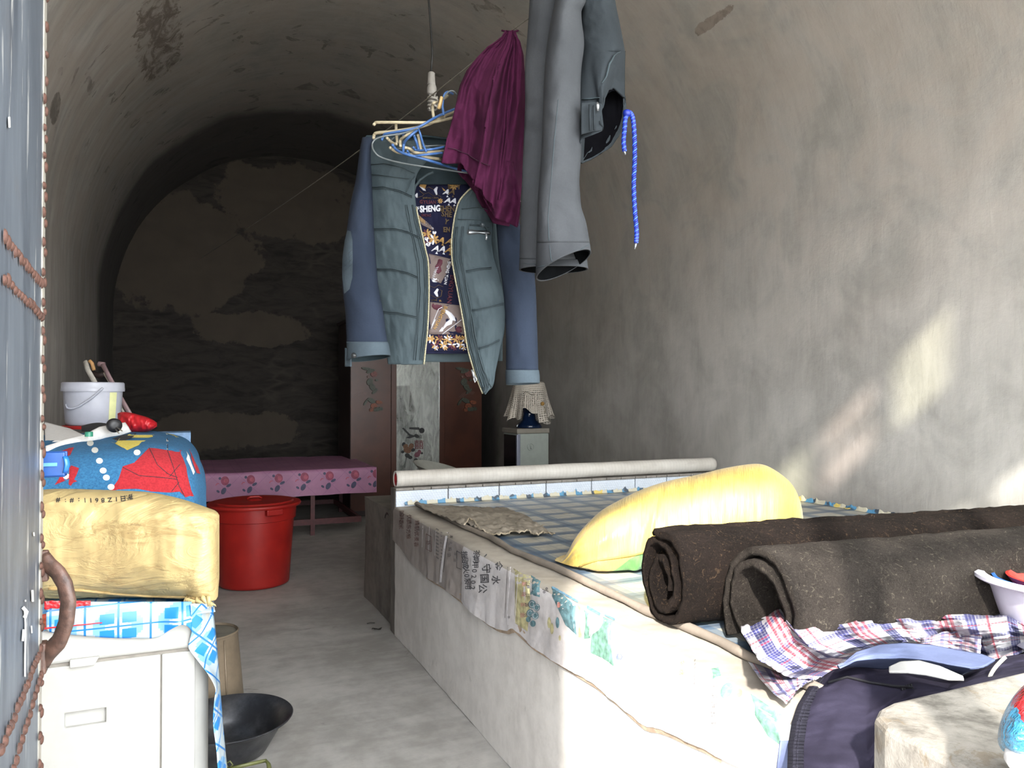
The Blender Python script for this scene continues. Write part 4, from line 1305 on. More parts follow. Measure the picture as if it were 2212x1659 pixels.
# ---------------- things lying on the blanket
def top_z(x, y): return BZ+.02
bucket = thing('plastic_bucket', 'lidded whitish plastic bucket with carrying handle on the covered chest', 'bucket', P(201, 918, 3.35))
bc = P(201, 918, 3.35); bz = bc.z
R0 = 52.5/FX*3.35; R1 = 58/FX*3.35; H = 88/FX*3.35
M['buck'] = plain('milky_plastic', '#aeb0bb', .35, .04, 20, .02)
MB().lathe([(R0*.9, 0), (R0*.96, .003), (R0, .012), (lerp(R0, R1, .5), H*.5), (R1, H), (R1-.004, H), (R0, .02)], bc, 48).build('tub', M['buck'], bucket, angle=50)
RL = 61/FX*3.35
lid = MB().lathe([(R1, H-.032), (RL, H-.032), (RL+.001, H-.02), (RL, H-.018), (RL-.001, H+.004), (RL-.006, H+.008), (RL-.014, H+.003), (.001, H+.003)], bc, 48, cap0=False)
lid.build('lid', M['buck'], bucket, angle=40)
hpz = [(143, 866), (142, 876), (146, 883), (156, 883), (172, 877), (195, 862), (212, 848), (222, 838)]
MB().tube([P(*poly(hpz, k/20), 3.35-.118) if k > 1 else P(*poly(hpz, k/20), 3.35-.03) for k in range(21)], .0032, 8, flat=1.6).build('handle', M['buck'], bucket)
lb = MB()
def labf(u, v):
    a = radians(lerp(-52, -34, u)); z = lerp(.02, H-.036, v); r = lerp(R0, R1, z/H)+.0015
    return (bc.x+r*cos(a)*1.0, bc.y+r*sin(a), bc.z+z)
lb.grid(labf, 8, 10)
lbb = lb.bvh()
for (a, b, r1, r2) in ((253, 855, 3, 8), (256, 848, 2, 6)): lay(lb, lbb, ell(a, b, r1, r2), 1, .0008)
for k in range(6): lay_line(lb, lbb, [(250-k*.6, 868+k*6), (253-k*.6, 868+k*6)], 2, 2, .0008)
lb.build('label', [plain('pale_yellow_label', '#d8d9a0', .5, .05), plain('leaf_green', '#4f8a3c', .5), plain('label_ink', '#6f7a5c', .6)], bucket)
# red tray the bucket stands on
rt_ = MB()
q = P(192, 922, 3.33)
rt_.lathe([(.09, -.012), (.118, -.010), (.122, .002), (.119, .004), (.115, -.006), (.0, -.008)], (bc.x, bc.y, bc.z-.004), 40, cap0=True)
tag(rt_.build('plastic_tray', plain('red_plastic', '#b02a26', .4), angle=40), 'shallow red plastic tray under the whitish bucket', 'tray')

def slabpx(pts, d0, d1, th=.004, n=24, puff=.0):
    """loose sheet through measured corner points (px, py); top edge farther"""
    m = MB()
    m.grid(lambda u, v: P(*[lerp(lerp(pts[0][k], pts[1][k], u), lerp(pts[3][k], pts[2][k], u), v) for k in (0, 1)], lerp(d0, d1, v)-puff*sin(pi*v)+.004*nz(u*6, v*4)), n, n)
    return m
M['paper'] = plain('white_nonwoven', '#dcdad8', .85, .04, 90, .1)
# folded white fabric strip hanging over the front left of the blanket
st_ = [(100, 968), (150, 952), (200, 944), (240, 930), (274, 905), (272, 934), (240, 944), (200, 955), (150, 968), (108, 979), (100, 978)]
sm_ = MB()
def stripf(u, v):
    tp = poly([(98, 966), (140, 951), (182, 941), (214, 924), (240, 919), (270, 914)], u)
    bt = poly([(98, 979), (108, 978), (150, 968), (200, 956), (240, 946), (282, 932)], u)
    q = [lerp(tp[k], bt[k], v) for k in (0, 1)]
    d = lerp(2.36, 2.84, u)-.02*sin(v*pi)-.004*nz(u*9, v*3)
    return P(q[0], q[1], d)
sm_.grid(stripf, 60, 14)
tag(sm_.build('folded_paper', M['paper'], solid=.004), 'folded white non-woven fabric lying across the front of the blue blanket', 'fabric')
gm = MB().grid(lambda u, v: P(*[lerp(lerp((96, 188)[0], 150, u) if k == 0 else lerp(912, 926, u), lerp(98, 192, u) if k == 0 else lerp(958, 946, u), v) for k in (0, 1)], lerp(2.95, 2.55, v)-.01*sin(u*3+v*2)+.006*fz(u*5, v*5)), 26, 18)
tag(gm.build('paper_sheet', M['paper'], solid=.002), 'crumpled light grey paper sheet beside the metal door on the blanket', 'paper')
# green bottle cap
gc = P(192, 943, 2.52)
tag(MB().lathe([(.0125, 0), (.0125, .013), (.011, .016), (.001, .0165)], gc, 24).build('bottle_cap', plain('green_plastic', '#2f7a62', .4), angle=40), 'small green bottle cap beside the black plug', 'cap')
# black plug with pins
pg_ = thing('electric_plug', 'round black electric plug with two metal pins on the blanket', 'plug', P(247, 922, 2.72))
pc_ = P(247, 919, 2.66)
pm = MB().lathe([(.013, -.028), (.020, -.022), (.0245, -.01), (.0245, .006), (.021, .012), (.006, .013)], pc_, 28, ax=(ray(247, 920)*-1)+Vector((.25, 0, -.1)), cap1=True)
pm.build('plug_body', plain('black_rubber', '#17161a', .45), pg_)
pn = MB()
for (a, b, c_, d_) in ((252, 923, 264, 931), (249, 927, 257, 936)): pn.tube([P(a, b, 2.65), P(c_, d_, 2.62)], .0021, 8)
pn.build('pin', plain('plug_metal', '#a9a294', .3, .1, 30, .1, Metallic=.8), pg_)
bl_ = MB().grid(lambda u, v: P(lerp(176, 250, u), lerp(928, 920, v)-7*sin(u*pi)*(v), lerp(2.72, 2.95, v)), 16, 8)
tag(bl_.build('cable', plain('black_cloth', '#1b191b', .8), solid=.006), 'flat black strap running behind the plug under the bucket', 'strap')
# red plastic bag
rb2 = body([(254, 893, 926, 3.05, .02), (262, 890, 930, 3.05, .05), (280, 891, 935, 3.05, .07), (300, 896, 934, 3.05, .075), (320, 902, 932, 3.05, .07), (332, 908, 926, 3.05, .05), (339, 913, 921, 3.05, .01)], 'x', 50, 40, 2.2,
           lambda u, v: .012*fz(v*6, u*6)+.005*nz(v*16, u*16))
tag(rb2.build('plastic_bag', M.setdefault('redbag', plain('red_bag_plastic', '#b51d26', .4, .1))), 'crumpled red plastic bag right of the bucket on the blanket', 'plastic bag')
# blue carton
bxm = MB()
q0 = P(384, 937, 3.60)
def cube_px(cx1, cy1, d, w, dp, h): return None
bx = MB(); p0 = P(412, 957, 3.55)
bx.box(p0.x-.16, p0.x, p0.y, p0.y+.16, p0.z-.02, P(412, 934, 3.55).z)
tag(bx.build('carton', plain('pale_blue_carton', '#6f8fb4', .6, .12, 50), smooth=False, bevel=.002), 'small pale blue carton at the back corner of the covered chest', 'box')
# leaning folding stool behind the bucket
sl_ = thing('folding_stool', 'folded stool with white and mauve rails leaning behind the bucket', 'stool', P(230, 905, 3.75))
M['rail'] = plain('white_painted_rail', '#b9b4ab', .5, .12)
M['mauve'] = plain('mauve_tube', '#8d7578', .4, .1)
MB().tube([P(184, 781, 3.72), P(190, 800, 3.70), P(204, 824, 3.68), P(236, 900, 3.6)], .0085, 8, flat=1.6).build('rail', M['rail'], sl_)
MB().tube([P(193, 779, 3.74), P(199, 785, 3.74), P(203, 800, 3.74)], .009, 8).build('wood_block', plain('orange_wood', '#b78b5a', .6), sl_)
r3 = MB().tube([P(213, 786, 3.73), P(226, 788, 3.73)], .0125, 8); r3.tube([P(222, 787, 3.72), P(236, 815, 3.70), P(262, 862, 3.66), P(285, 902, 3.62)], .0085, 8, flat=1.5)
r3.build('rail', M['mauve'], sl_)
MB().tube([P(225, 806, 3.74), P(236, 824, 3.72), P(262, 880, 3.66), P(272, 902, 3.62)], .006, 8).build('rail', M['rail'], sl_)
MB().tube([P(196, 805, 3.76), P(214, 812, 3.76), P(230, 806, 3.76)], .014, 8).build('hinge', plain('dark_brown_hinge', '#2d1f1c', .6), sl_)

# ---------------- red bin with lid
binc = Vector((.47, 5.72, 0))
rbin = thing('lidded_bin', 'big round red plastic bin with lid standing on the floor before the pink covered table', 'bin', binc)
mm = M_('red_bin_plastic'); n = mm.noise(6, 4)
M['rbin'] = mm.set(mm.mix(n.smooth(.3, .7), '#8d1a17', '#9f211b'), .38, mm.noise(40, 3), .05)
MB().lathe([(.225, 0), (.238, .006), (.242, .02), (.272, .46), (.284, .465), (.290, .56), (.286, .56), (.268, .46), (.235, .02), (.0, .012)], binc, 56).build('bin_body', M['rbin'], rbin, angle=50)
MB().lathe([(.288, .555), (.318, .556), (.322, .566), (.318, .576), (.300, .582), (.27, .580), (.262, .590), (.16, .596), (.13, .590), (.05, .588), (.03, .6), (.0, .602)], binc, 56, cap0=False).build('lid', M['rbin'], rbin, angle=30)
g = MB()
for a in (-70, 110):
    a = radians(a)
    for s in (-1, 1): pass
    c_ = binc+Vector((cos(a)*.305, sin(a)*.305, .535)); tx_ = Vector((-sin(a), cos(a), 0)); nx_ = Vector((cos(a), sin(a), 0))
    hb_ = MB().obox(c_, tx_*.058, nx_*.020, Vector((0, 0, .020)))
    hb_.build('handle', M['rbin'], rbin, smooth=False, bevel=.006)
hm = MB(); hm.tube([binc+Vector((-.05, 0, .60)), binc+Vector((-.03, 0, .612)), binc+Vector((.03, 0, .612)), binc+Vector((.05, 0, .60))], .007, 8)
hm.build('lid_grip', M['rbin'], rbin)

# ---------------- rust brown drum behind the basin
dc = PA(470, 1500, 'Z', 0); dc = Vector((.10, 3.50, 0))
drum = thing('metal_drum', 'tapering brown metal drum with a dull grey top beside the cabinet', 'drum', dc)
mm = M_('stained_tin'); x, y, z = mm.xyz()
n = mm.noise(3, 6, .7)
c = mm.mix(n.smooth(.3, .7), '#6f6252', '#8d7d68'); c = mm.mix(z.smooth(.16, .02)*.5, c, '#5c564a')
M['tin'] = mm.set(c, .5, n, .2, Metallic=.2)
MB().lathe([(.152, 0), (.150, .01), (.122, .325), (.126, .332), (.121, .337), (.116, .328)], dc, 44).build('drum_side', M['tin'], drum, angle=50)
MB().lathe([(.118, .326), (.10, .330), (.0, .329)], dc, 44, cap0=False).build('drum_top', concrete('dull_grey_top', '#565048', '#767064', .6, 3), drum)
MB().tube([dc+Vector((.151*cos(-1.05), .151*sin(-1.05), .01)), dc+Vector((.124*cos(-1.05), .124*sin(-1.05), .32))], .004, 6).build('seam', M['tin'], drum)

# ---------------- dark metal basin
ac = Vector((.167, 3.06, 0))
mm = M_('dark_enamel'); n = mm.noise(8, 6, .7)
M['enam'] = mm.set(mm.mix(n.smooth(.35, .7), '#3c3d41', '#5b5c60'), .33, mm.noise(30, 4), .12, .003, Metallic=.65)
tag(MB().lathe([(.0, .002), (.125, .002), (.134, .006), (.160, .05), (.196, .108), (.218, .122), (.226, .126), (.229, .130), (.226, .133), (.216, .129), (.192, .113), (.155, .052), (.125, .012), (.0, .010)], ac, 64).build('metal_basin', M['enam'], angle=60), 'wide dark grey metal basin on the floor in front of the brown drum', 'basin')
# olive basket edge below the basin
oc2 = Vector((.22, 2.40, 0))
ob = MB().tube([P(492, 1662, 2.62), P(520, 1655, 2.62), P(560, 1646, 2.66), P(574, 1643, 2.68), P(580, 1650, 2.66), P(584, 1672, 2.62)], .006, 8, flat=1.5)
ob.tube([P(488, 1650, 2.62), P(497, 1644, 2.62), P(503, 1652, 2.62), P(494, 1660, 2.62), P(489, 1652, 2.62)], .0025, 6)
olv = thing('wire_basket', 'olive green basket with a looped handle at the foot of the basin', 'basket', (.2, 2.35, 0))
M['olive'] = plain('olive_plastic', '#5c5f36', .5)
ob.build('rim', M['olive'], olv)
bc2 = P(536, 1672, 2.60)
MB().grid(lambda u, v: Vector((bc2.x-.08+.165*u, bc2.y-.05+.10*sin(u*pi), lerp(.012, bc2.z-.004, v))), 12, 4).build('basket_side', M['olive'], olv, solid=.002)

lf = MB(); q = PA(812, 1359, 'Z', .004)
lf.grid(lambda u, v: (q.x+.05*(u-.5)+.01*v, q.y+.03*(v-.5)*sin(pi*u), .006+.008*sin(u*4+v*3)), 8, 4)
tag(lf.build('dry_leaf', plain('dry_dark_leaf', '#2a2622', .8), solid=.001), 'small dark dry leaf on the concrete floor near the bed platform corner', 'leaf')
tw = PA(800, 1346, 'Z', .004)
tag(MB().tube([tw+Vector((-.02, 0, 0)), tw+Vector((0, .002, .002)), tw+Vector((.025, -.006, 0))], .0025, 6).build('twig', plain('dark_twig', '#2f2a25', .8)), 'tiny dark twig lying beside the dry leaf on the floor', 'twig')

# ---------------- bed / table with the pink cloth
TY0, TY1, TX1, TZ = 7.36, 8.85, 1.70, .64
pA = PA(812, 1010, 'Y', TY0); TX1 = pA.x; TZ = pA.z
tb_ = thing('long_table', 'long red metal framed table under the pink cloth by the back wall', 'table', (.5, 8.1, 0))
M['redm'] = plain('dull_red_metal', '#4f2224', .5, .15)
TX0 = -.30
fr3 = MB().box(TX0, TX1-.03, TY0+.03, TY1-.03, TZ-.05, TZ-.012)
fr3.build('top_board', M['redm'], tb_, smooth=False)
lgx = PA(675, 1100, 'Y', TY0+.05).x
for xx, yy in ((lgx, TY0+.05), (TX0+.1, TY0+.05), (TX1-.08, TY1-.1), (TX0+.1, TY1-.1), (lgx, TY1-.1)):
    MB().box(xx-.02, xx+.02, yy-.02, yy+.02, 0, TZ-.05).build('leg', M['redm'], tb_, smooth=False)
zb = .10
br = MB().box(TX0+.1, 1.6, TY0+.035, TY0+.065, zb, zb+.055); br.box(TX0+.1, 1.6, TY1-.115, TY1-.085, zb, zb+.05)
br.box(1.57, 1.6, TY0+.05, TY1-.1, zb, zb+.05)
br.build('foot_rail', M['redm'], tb_, smooth=False)
mm = M_('pink_flower_cloth'); x, y, z = mm.xyz()
n = mm.noise(4, 4)
q1 = ((x*4.2+z*4.2).frac()-.5).abs(); q2 = ((x*4.2-z*4.2+y*0.0).frac()-.5).abs()
c = mm.mix(n.smooth(.3, .7), '#a0708f', '#b47f9f')
c = mm.mix((q1.lt(.02)).max(q2.lt(.02))*.35, c, '#8a5586')
M['pink'] = mm.set(c, .55, n, .15)
ZH = PA(812, 1063, 'Y', TY0).z
pk = MB()
def pkf(u, v):
    x = lerp(TX0-.02, TX1+.004, u)
    dp = TZ-ZH+.01*nz(x*3, 1)
    L = (TY1-TY0)+dp; s = v*L
    if s < dp: return (x, TY0-.012-.012*sin(x*7+1)*(1-s/dp)-.004*nz(x*9, s*5), TZ-dp+s)
    return (x, TY0-.01+(s-dp), TZ+.004+.008*fz(x*3, s*3)+.01*exp(-((x-1.0)/.5)**2)*min(1, (s-dp)))
pk.grid(pkf, 80, 50)
pkb = pk.bvh()
for fx_ in (433, 484, 540, 600, 656, 710, 765, 812):
    fy_ = lerp(1048, 1030, (fx_-433)/379)
    if fx_ < 440: continue
    lay(pk, pkb, ell(fx_+2, fy_-7, 9, 10), 1, .002, 5); lay(pk, pkb, ell(fx_+4, fy_-7, 5, 5), 2, .003, 5)
    lay(pk, pkb, ell(fx_-1, fy_+15, 5, 8, 12, .5), 3, .002, 5); lay(pk, pkb, ell(fx_+10, fy_+3, 6, 3, 12, -.5), 3, .0025, 5)
    lay(pk, pkb, ell(fx_-9, fy_-12, 3, 3), 3, .002, 5); lay(pk, pkb, ell(fx_-13, fy_+16, 4, 2.5, 10, .6), 3, .002, 5)
    lay_line(pk, pkb, [(fx_-18, fy_+3), (fx_-15, fy_-1), (fx_-11, fy_-1)], 2, 2, .002)
tag(pk.build('flowered_tablecloth', [M['pink'], plain('rose_print', '#95455f', .6), plain('rose_print_light', '#b0566a', .6), plain('leaf_print', '#4b4a66', .6)], solid=.0), 'pink cloth with rose print spread over the long table at the back', 'tablecloth')

# ---------------- wardrobe
WY0 = TY0+1.0; d_ = 8.30
wl_ = P(757, 900, 8.30); WY0 = wl_.y; WX0 = wl_.x
WX1 = PA(1041, 900, 'Y', WY0).x; WZT = PA(757, 694, 'Y', WY0).z
WY1 = PA(731, 700, 'X', WX0).y
war = thing('wardrobe', 'dark red three part wardrobe with a mirror in the middle against the back', 'wardrobe', ((WX0+WX1)/2, WY0, 0))
M['wred'] = plain('oxblood_lacquer', '#4e291b', .35, .12, 5, .05)
M['wdark'] = plain('dark_lacquer', '#2e1c1b', .45, .1, 5, .05)
MB().box(WX0, WX1, WY0+.02, WY1, 0, WZT).build('carcass', M['wdark'], war, smooth=False, bevel=.004)
MB().box(WX0-.02, WX1+.02, WY0-.01, WY1+.01, WZT, WZT+.04).build('cornice', M['wdark'], war, smooth=False, bevel=.006)
mx0, mx1 = PA(856, 900, 'Y', WY0).x, PA(949, 900, 'Y', WY0).x
sx0, sx1 = PA(845, 900, 'Y', WY0).x, PA(960, 900, 'Y', WY0).x
wpaint = [plain('painted_green', '#3f4438', .5, .3, 60), plain('painted_orange', '#7c3f22', .5, .3, 60), plain('painted_rose', '#6e3a34', .5, .3, 60), plain('painted_pale', '#6d5048', .5, .2, 60)]
def wdoor(x0, x1, side):
    m = MB().grid(lambda u, v: (lerp(x0, x1, u), WY0, lerp(.06, WZT-.02, v)), 1, 1)
    b = m.bvh()
    c_ = 800 if side == 0 else 1003
    for (dx, dy, rx, ry, mi, rot) in ((0, 15, 12, 5, 1, -.3), (-8, 10, 16, 4, 1, .2), (8, 22, 9, 8, 3, 0), (-2, 40, 8, 10, 1, .4), (4, 52, 7, 12, 1, -.5), (14, 36, 4, 3, 1, 0), (10, 62, 4, 10, 1, .8), (-6, 28, 3, 3, 4, 0), (2, 84, 12, 6, 1, .5), (-12, 88, 10, 3, 1, -1), (8, 97, 9, 8, 2, 0), (20, 88, 9, 5, 2, .2), (14, 104, 10, 6, 1, 0), (2, 106, 6, 5, 2, 0), (24, 103, 6, 5, 1, .4)):
        lay(m, b, ell(c_+dx*.9, 788+dy*.92, rx*.8, ry*.8, 14, rot), mi, .002, 20)
    for r in (18, 21, 24): lay_line(m, b, [(c_-2+(14 if side else -14)+r*cos(a), 865+r*.8*sin(a)) for a in [radians(q) for q in range(200, 300, 12)]], .6, 4, .002)
    o = m.build('door', [M['wred']]+wpaint, war, smooth=False, solid=.02)
    return o
dL = wdoor(WX0+.004, sx0-.004, 0)
dR = wdoor(sx1+.004, WX1-.004, 1)
MB().box(sx0, mx0, WY0-.012, WY0+.02, .04, WZT).build('stile', M['wred'], war, smooth=False, bevel=.003)
MB().box(mx1, sx1, WY0-.012, WY0+.02, .04, WZT).build('stile', M['wred'], war, smooth=False, bevel=.003)
kp = PA(838, 800, 'Y', WY0)
MB().lathe([(.006, 0), (.009, .006), (.008, .012), (.002, .014)], kp, 16, ax=(0, -1, 0), cap1=True).build('knob', plain('bright_metal', '#c9c4bc', .3, .05, 30, .05, Metallic=.8), dL)
kp2 = PA(968, 804, 'Y', WY0)
MB().lathe([(.007, 0), (.004, .006)], kp2, 16, ax=(0, -1, 0), cap1=True).build('knob', plain('black_hole', '#0d0a0a', .6), dR)
# dusty mirror
m = M_('dusty_mirror'); T = m.T; T.nodes.remove(m.b)
x, y, z = m.xyz(); n = m.noise(1.0, 6, .7, m.vec(x*16, y, z*4), .8)
gl = T.nodes.new('ShaderNodeBsdfGlossy'); gl.inputs['Roughness'].default_value = .02; gl.inputs[0].default_value = (.80, .86, .84, 1)
df = T.nodes.new('ShaderNodeBsdfDiffuse'); df.inputs[0].default_value = (.72, .75, .72, 1)
mx = T.nodes.new('ShaderNodeMixShader'); f = n.smooth(.3, .75)*.5+.22
T.links.new(f.s, mx.inputs[0]); T.links.new(gl.outputs[0], mx.inputs[1]); T.links.new(df.outputs[0], mx.inputs[2]); T.links.new(mx.outputs[0], m.out.inputs[0])
mir = MB().add([(mx0, WY0+.004, .05), (mx1, WY0+.004, .05), (mx1, WY0+.004, WZT-.02), (mx0, WY0+.004, WZT-.02)], [(0, 1, 2, 3)])
mb_ = mir.bvh()
lay_text(mir, mb_, '囍', 905, 962, 21, 0, 1, .002, bold=.01)
lay(mir, mb_, ell(911, 930, 6, 6), 2, .002); lay(mir, mb_, ell(900, 942, 6, 4, 12, .5), 2, .002)
lay(mir, mb_, [(868, 925), (872, 924), (886, 938), (900, 942), (885, 947), (876, 946), (884, 942)], 2, .002)
lay(mir, mb_, [(884, 923), (905, 923), (908, 929), (884, 927)], 2, .002)
lay_text(mir, mb_, '喜', 908, 944, 9, 0, 2, .002); 
for (a, b, r, mi) in ((880, 972, 9, 3), (888, 964, 7, 3), (876, 964, 6, 3), (872, 960, 5, 2), (892, 972, 5, 2), (880, 984, 6, 2), (870, 976, 4, 2), (901, 982, 7, 4), (906, 976, 5, 4), (886, 988, 5, 2), (898, 994, 5, 2), (911, 979, 3, 2)):
    lay(mir, mb_, ell(a, b, r, r*.8, 9, a), mi, .002+r*.00005)
mir.build('mirror', [m.m, plain('red_sticker', '#5c1a22', .5), plain('black_sticker', '#15181a', .5), plain('rose_orange_sticker', '#6e4a30', .5, .3, 90), plain('rose_pink_sticker', '#6d3a48', .5)], war, smooth=False)

# enamel basin edge and a bright sheet behind the ledge
eb = P(955, 1004, 6.1)
bs2 = thing('white_basin', 'tilted pale basin showing above the vinyl roll in front of the mirror', 'basin', eb)
MB().lathe([(.10, -.10), (.16, -.04), (.215, .0), (.222, .004), (.215, .008), (.15, -.03), (.09, -.09)], eb+Vector((-.02, .0, -.03)), 44, ax=(.22, -.16, 1)).build('bowl', plain('pale_enamel', '#9c9c94', .35, .06), bs2, angle=60)

# ---------------- water dispenser under a lace cover
WDY = 6.30; 
wx1 = P(1188, 950, 6.95); wx0 = P(1118, 950, 6.95)
DCX, DCY = 2.93, 6.30
disp = thing('water_dispenser', 'grey water dispenser with a dark front standing by the right wall behind the ledge', 'water dispenser', (DCX, DCY, 0))
pf = P(1121, 960, 6.55)          # near vertical corner
ang = YAW*1.0
sx_ = Vector((cos(radians(2)), sin(radians(2)), 0)); sy_ = Vector((-sin(radians(2)), cos(radians(2)), 0))
# its dark front faces left, its flank faces the door
wdt = 70/FX*6.6/.93
cor = P(1119, 960, 6.60); cor.z = 0
zt_ = P(1119, 926, 6.60).z
M['dgrey'] = plain('grey_plastic', '#8f958f', .45, .04, 20, .03)
M['dtop'] = plain('brown_grey_plastic', '#7d776d', .5, .05)
ctr = cor+sx_*(wdt/2)+sy_*.15
def db(mb, x0, x1, y0, y1, z0, z1):
    return mb.obox(cor+sx_*((x0+x1)/2)+sy_*((y0+y1)/2)+Vector((0, 0, (z0+z1)/2)), sx_*((x1-x0)/2), sy_*((y1-y0)/2), Vector((0, 0, (z1-z0)/2)))
db(MB(), .0, wdt, 0, .30, 0, zt_-.045).build('casing', M['dgrey'], disp, smooth=False, bevel=.008)
db(MB(), -.012, wdt+.006, -.008, .31, zt_-.045, zt_).build('top_cap', M['dtop'], disp, smooth=False, bevel=.008)
lfv = Vector((-1, 0, 0))
db(MB(), -.006, .0, .02, .28, .35, zt_-.06).build('front_panel', plain('black_gloss', '#0b0b0e', .2), disp, smooth=False)
db(MB(), -.012, .022, -.006, .02, .05, zt_-.05).build('corner_post', plain('silver_plastic', '#8d90a0', .3, .05, 20, .02, Metallic=.4), disp, smooth=False, bevel=.006)
rc_ = cor+sx_*(wdt*.40)+sy_*-.003+Vector((0, 0, P(1143, 966, 6.6).z))
rm = MB().tube([rc_+sx_*(.030*cos(a))+Vector((0, 0, .030*sin(a))) for a in [2*pi*k/24 for k in range(24)]], .0035, 6, closed=True)
rm.tube([rc_+sx_*(-.006)+Vector((0, 0, .022)), rc_+sx_*(.006)+Vector((0, 0, -.022))], .004, 6); rm.tube([rc_+sx_*(.012)+Vector((0, 0, .018)), rc_+sx_*(.002)+Vector((0, 0, .0))], .003, 6)
rm.build('round_badge', M['dgrey'], disp)
bo = thing('water_bottle', 'dark blue water bottle standing upside down in the dispenser under the lace', 'bottle', (ctr.x, ctr.y, zt_))
mm = M_('blue_bottle'); M['bottle'] = mm.set('#10203c', .12, Transmission_Weight=.15)
bcx = P(1143, 925, 6.75); bcx.z = zt_+.002
MB().lathe([(.11, 0), (.115, .006), (.105, .03), (.062, .07), (.052, .12), (.056, .16), (.12, .22), (.135, .26), (.135, .38), (.12, .40), (.0, .405)], bcx, 40).build('bottle_body', M['bottle'], bo)
m = M_('lace'); T = m.T
x, y, z = m.xyz(); u, v, _ = m.xyz('UV')
vo = m.voronoi(1.0, m.vec(u*62.0, v*24.0, 0.0), rnd=.15)
hole = vo.lt(.26)
m.set(m.mix(vo.smooth(.2, .5), '#8d867c', '#b5ada2'), .9)
al = (hole*v.gt(.35)*m.noise(7, 2).smooth(.4, .5))*-1.0+1.0
T.links.new(al.s, m.b.inputs['Alpha'])
def lacef(u, v):
    a = 2*pi*u
    top = v < .3
    L = 1.0+.28*nz(cos(a)*1.9+3, sin(a)*1.9)+(-.22 if abs(((a-4.35+pi) % (2*pi))-pi) < .33 else 0)*(1 if v > .5 else 0)
    r = interp([(0, .0), (.08, .08), (.2, .130), (.3, .142), (.6, .165), (1.0, .205)], v)[0]
    r *= 1+.16*max(0, v-.25)*sin(a*8+1.5*sin(a*2))
    z = zt_+.415-interp([(0, 0), (.1, .002), (.2, .012), (.3, .05), (1, .36)], v)[0]*(1 if v < .3 else L)
    return (bcx.x+r*cos(a), bcx.y+r*sin(a), z)
lace = thing('lace_cover', 'cream crochet lace cover hanging over the water bottle', 'lace cover', (bcx.x, bcx.y, zt_+.41))
MB().grid(lacef, 120, 40, cu=True).build('lace_cloth', m.m, lace, solid=.002)
MB().lathe([(.018, 0), (.016, .006), (.001, .008)], P(1172, 872, 6.46), 12, ax=(-.3, -1, 0)).build('flower', plain('mustard_flower', '#8c6a34', .8), lace)
MB().tube([P(1175, 878, 6.46), P(1178, 884, 6.46), P(1177, 892, 6.46)], .003, 5).build('tassel', plain('brown_thread', '#5e523e', .8), lace)
# ------------------------------------------------------------------ clothes hanging in the middle
def cloth(name, a, b, sc_=1.0, rough=.85, bs=.25):
    m = M_(name); n = m.noise(5*sc_, 6, .65); f = m.noise(220, 3, .6)
    c = m.mix(n.smooth(.2, .8), a, b)
    c = m.mix(f.smooth(.3, .8)*.25, c, a)
    return m.set(c, rough, f*.5+n*.3, bs, .004, Specular_IOR_Level=.12)
M['jk'] = cloth('grey_green_jacket_shell', '#30393d', '#3a4448', 1.2, .7, .2)
M['jk_slv'] = cloth('blue_grey_knit', '#1e2531', '#29303d', 1.0, .95)
M['jk_cuff'] = cloth('pale_grey_cuff', '#343d44', '#465057', 1.5)
M['stitch'] = plain('dark_stitch', '#2a363b', .8)
M['zip'] = plain('brass_zip', '#8f8a72', .5, .3, 300, .5, Metallic=.3)
M['steel'] = plain('zip_steel', '#9a9da0', .3, .1, 60, .1, Metallic=.8)
M['navy'] = cloth('navy_lining', '#15162a', '#1d1e36', 2, .8)
M['p_white'] = plain('print_white', '#cfd0d8', .8, .05)
M['p_tan'] = plain('print_tan', '#a5824e', .8, .08)
M['p_wine'] = plain('print_wine', '#4f2230', .8, .1)
M['p_dtan'] = plain('print_dark_tan', '#5d4c34', .8, .1)
mm = M_('print_twill'); x, y, z = mm.xyz()
M['p_twill'] = mm.set(mm.mix(((x*420.0+z*420.0).frac()).lt(.45), '#4c3d40', '#857870'), .8)

def inner_layer(mb, nu, nv, s):
    o = MB(); V = []
    for j in range(nv+1):
        ring = [Vector(p) for p in mb.v[j*nu:(j+1)*nu]]
        c_ = sum(ring, Vector())/nu
        for p in ring:
            q = c_-p; V.append(p+q.normalized()*min(s, q.length*.5))
    o.add(V, [(j*nu+i, j*nu+(i+1) % nu, (j+1)*nu+(i+1) % nu, (j+1)*nu+i) for j in range(nv) for i in range(nu)])
    return o
jacket = thing('jacket', 'open grey-green zip jacket with blue knit sleeves and patterned lining hanging from hangers', 'jacket', P(950, 330, 2.15))
def sheet(rows, d0, nu=36, nv=90, bow=.03, fold=None, edge=0):
    """open cloth from measured rows (y, left, right)"""
    m = MB()
    def fn(u, v):
        y = lerp(rows[0][0], rows[-1][0], v)
        l, r = interp(rows, y)
        dd = d0(u, v) if callable(d0) else d0
        dd -= bow*sin(pi*u)
        if fold: dd -= fold(u, v)
        return P(lerp(l, r, u), y, dd)
    m.grid(fn, nu, nv)
    return m
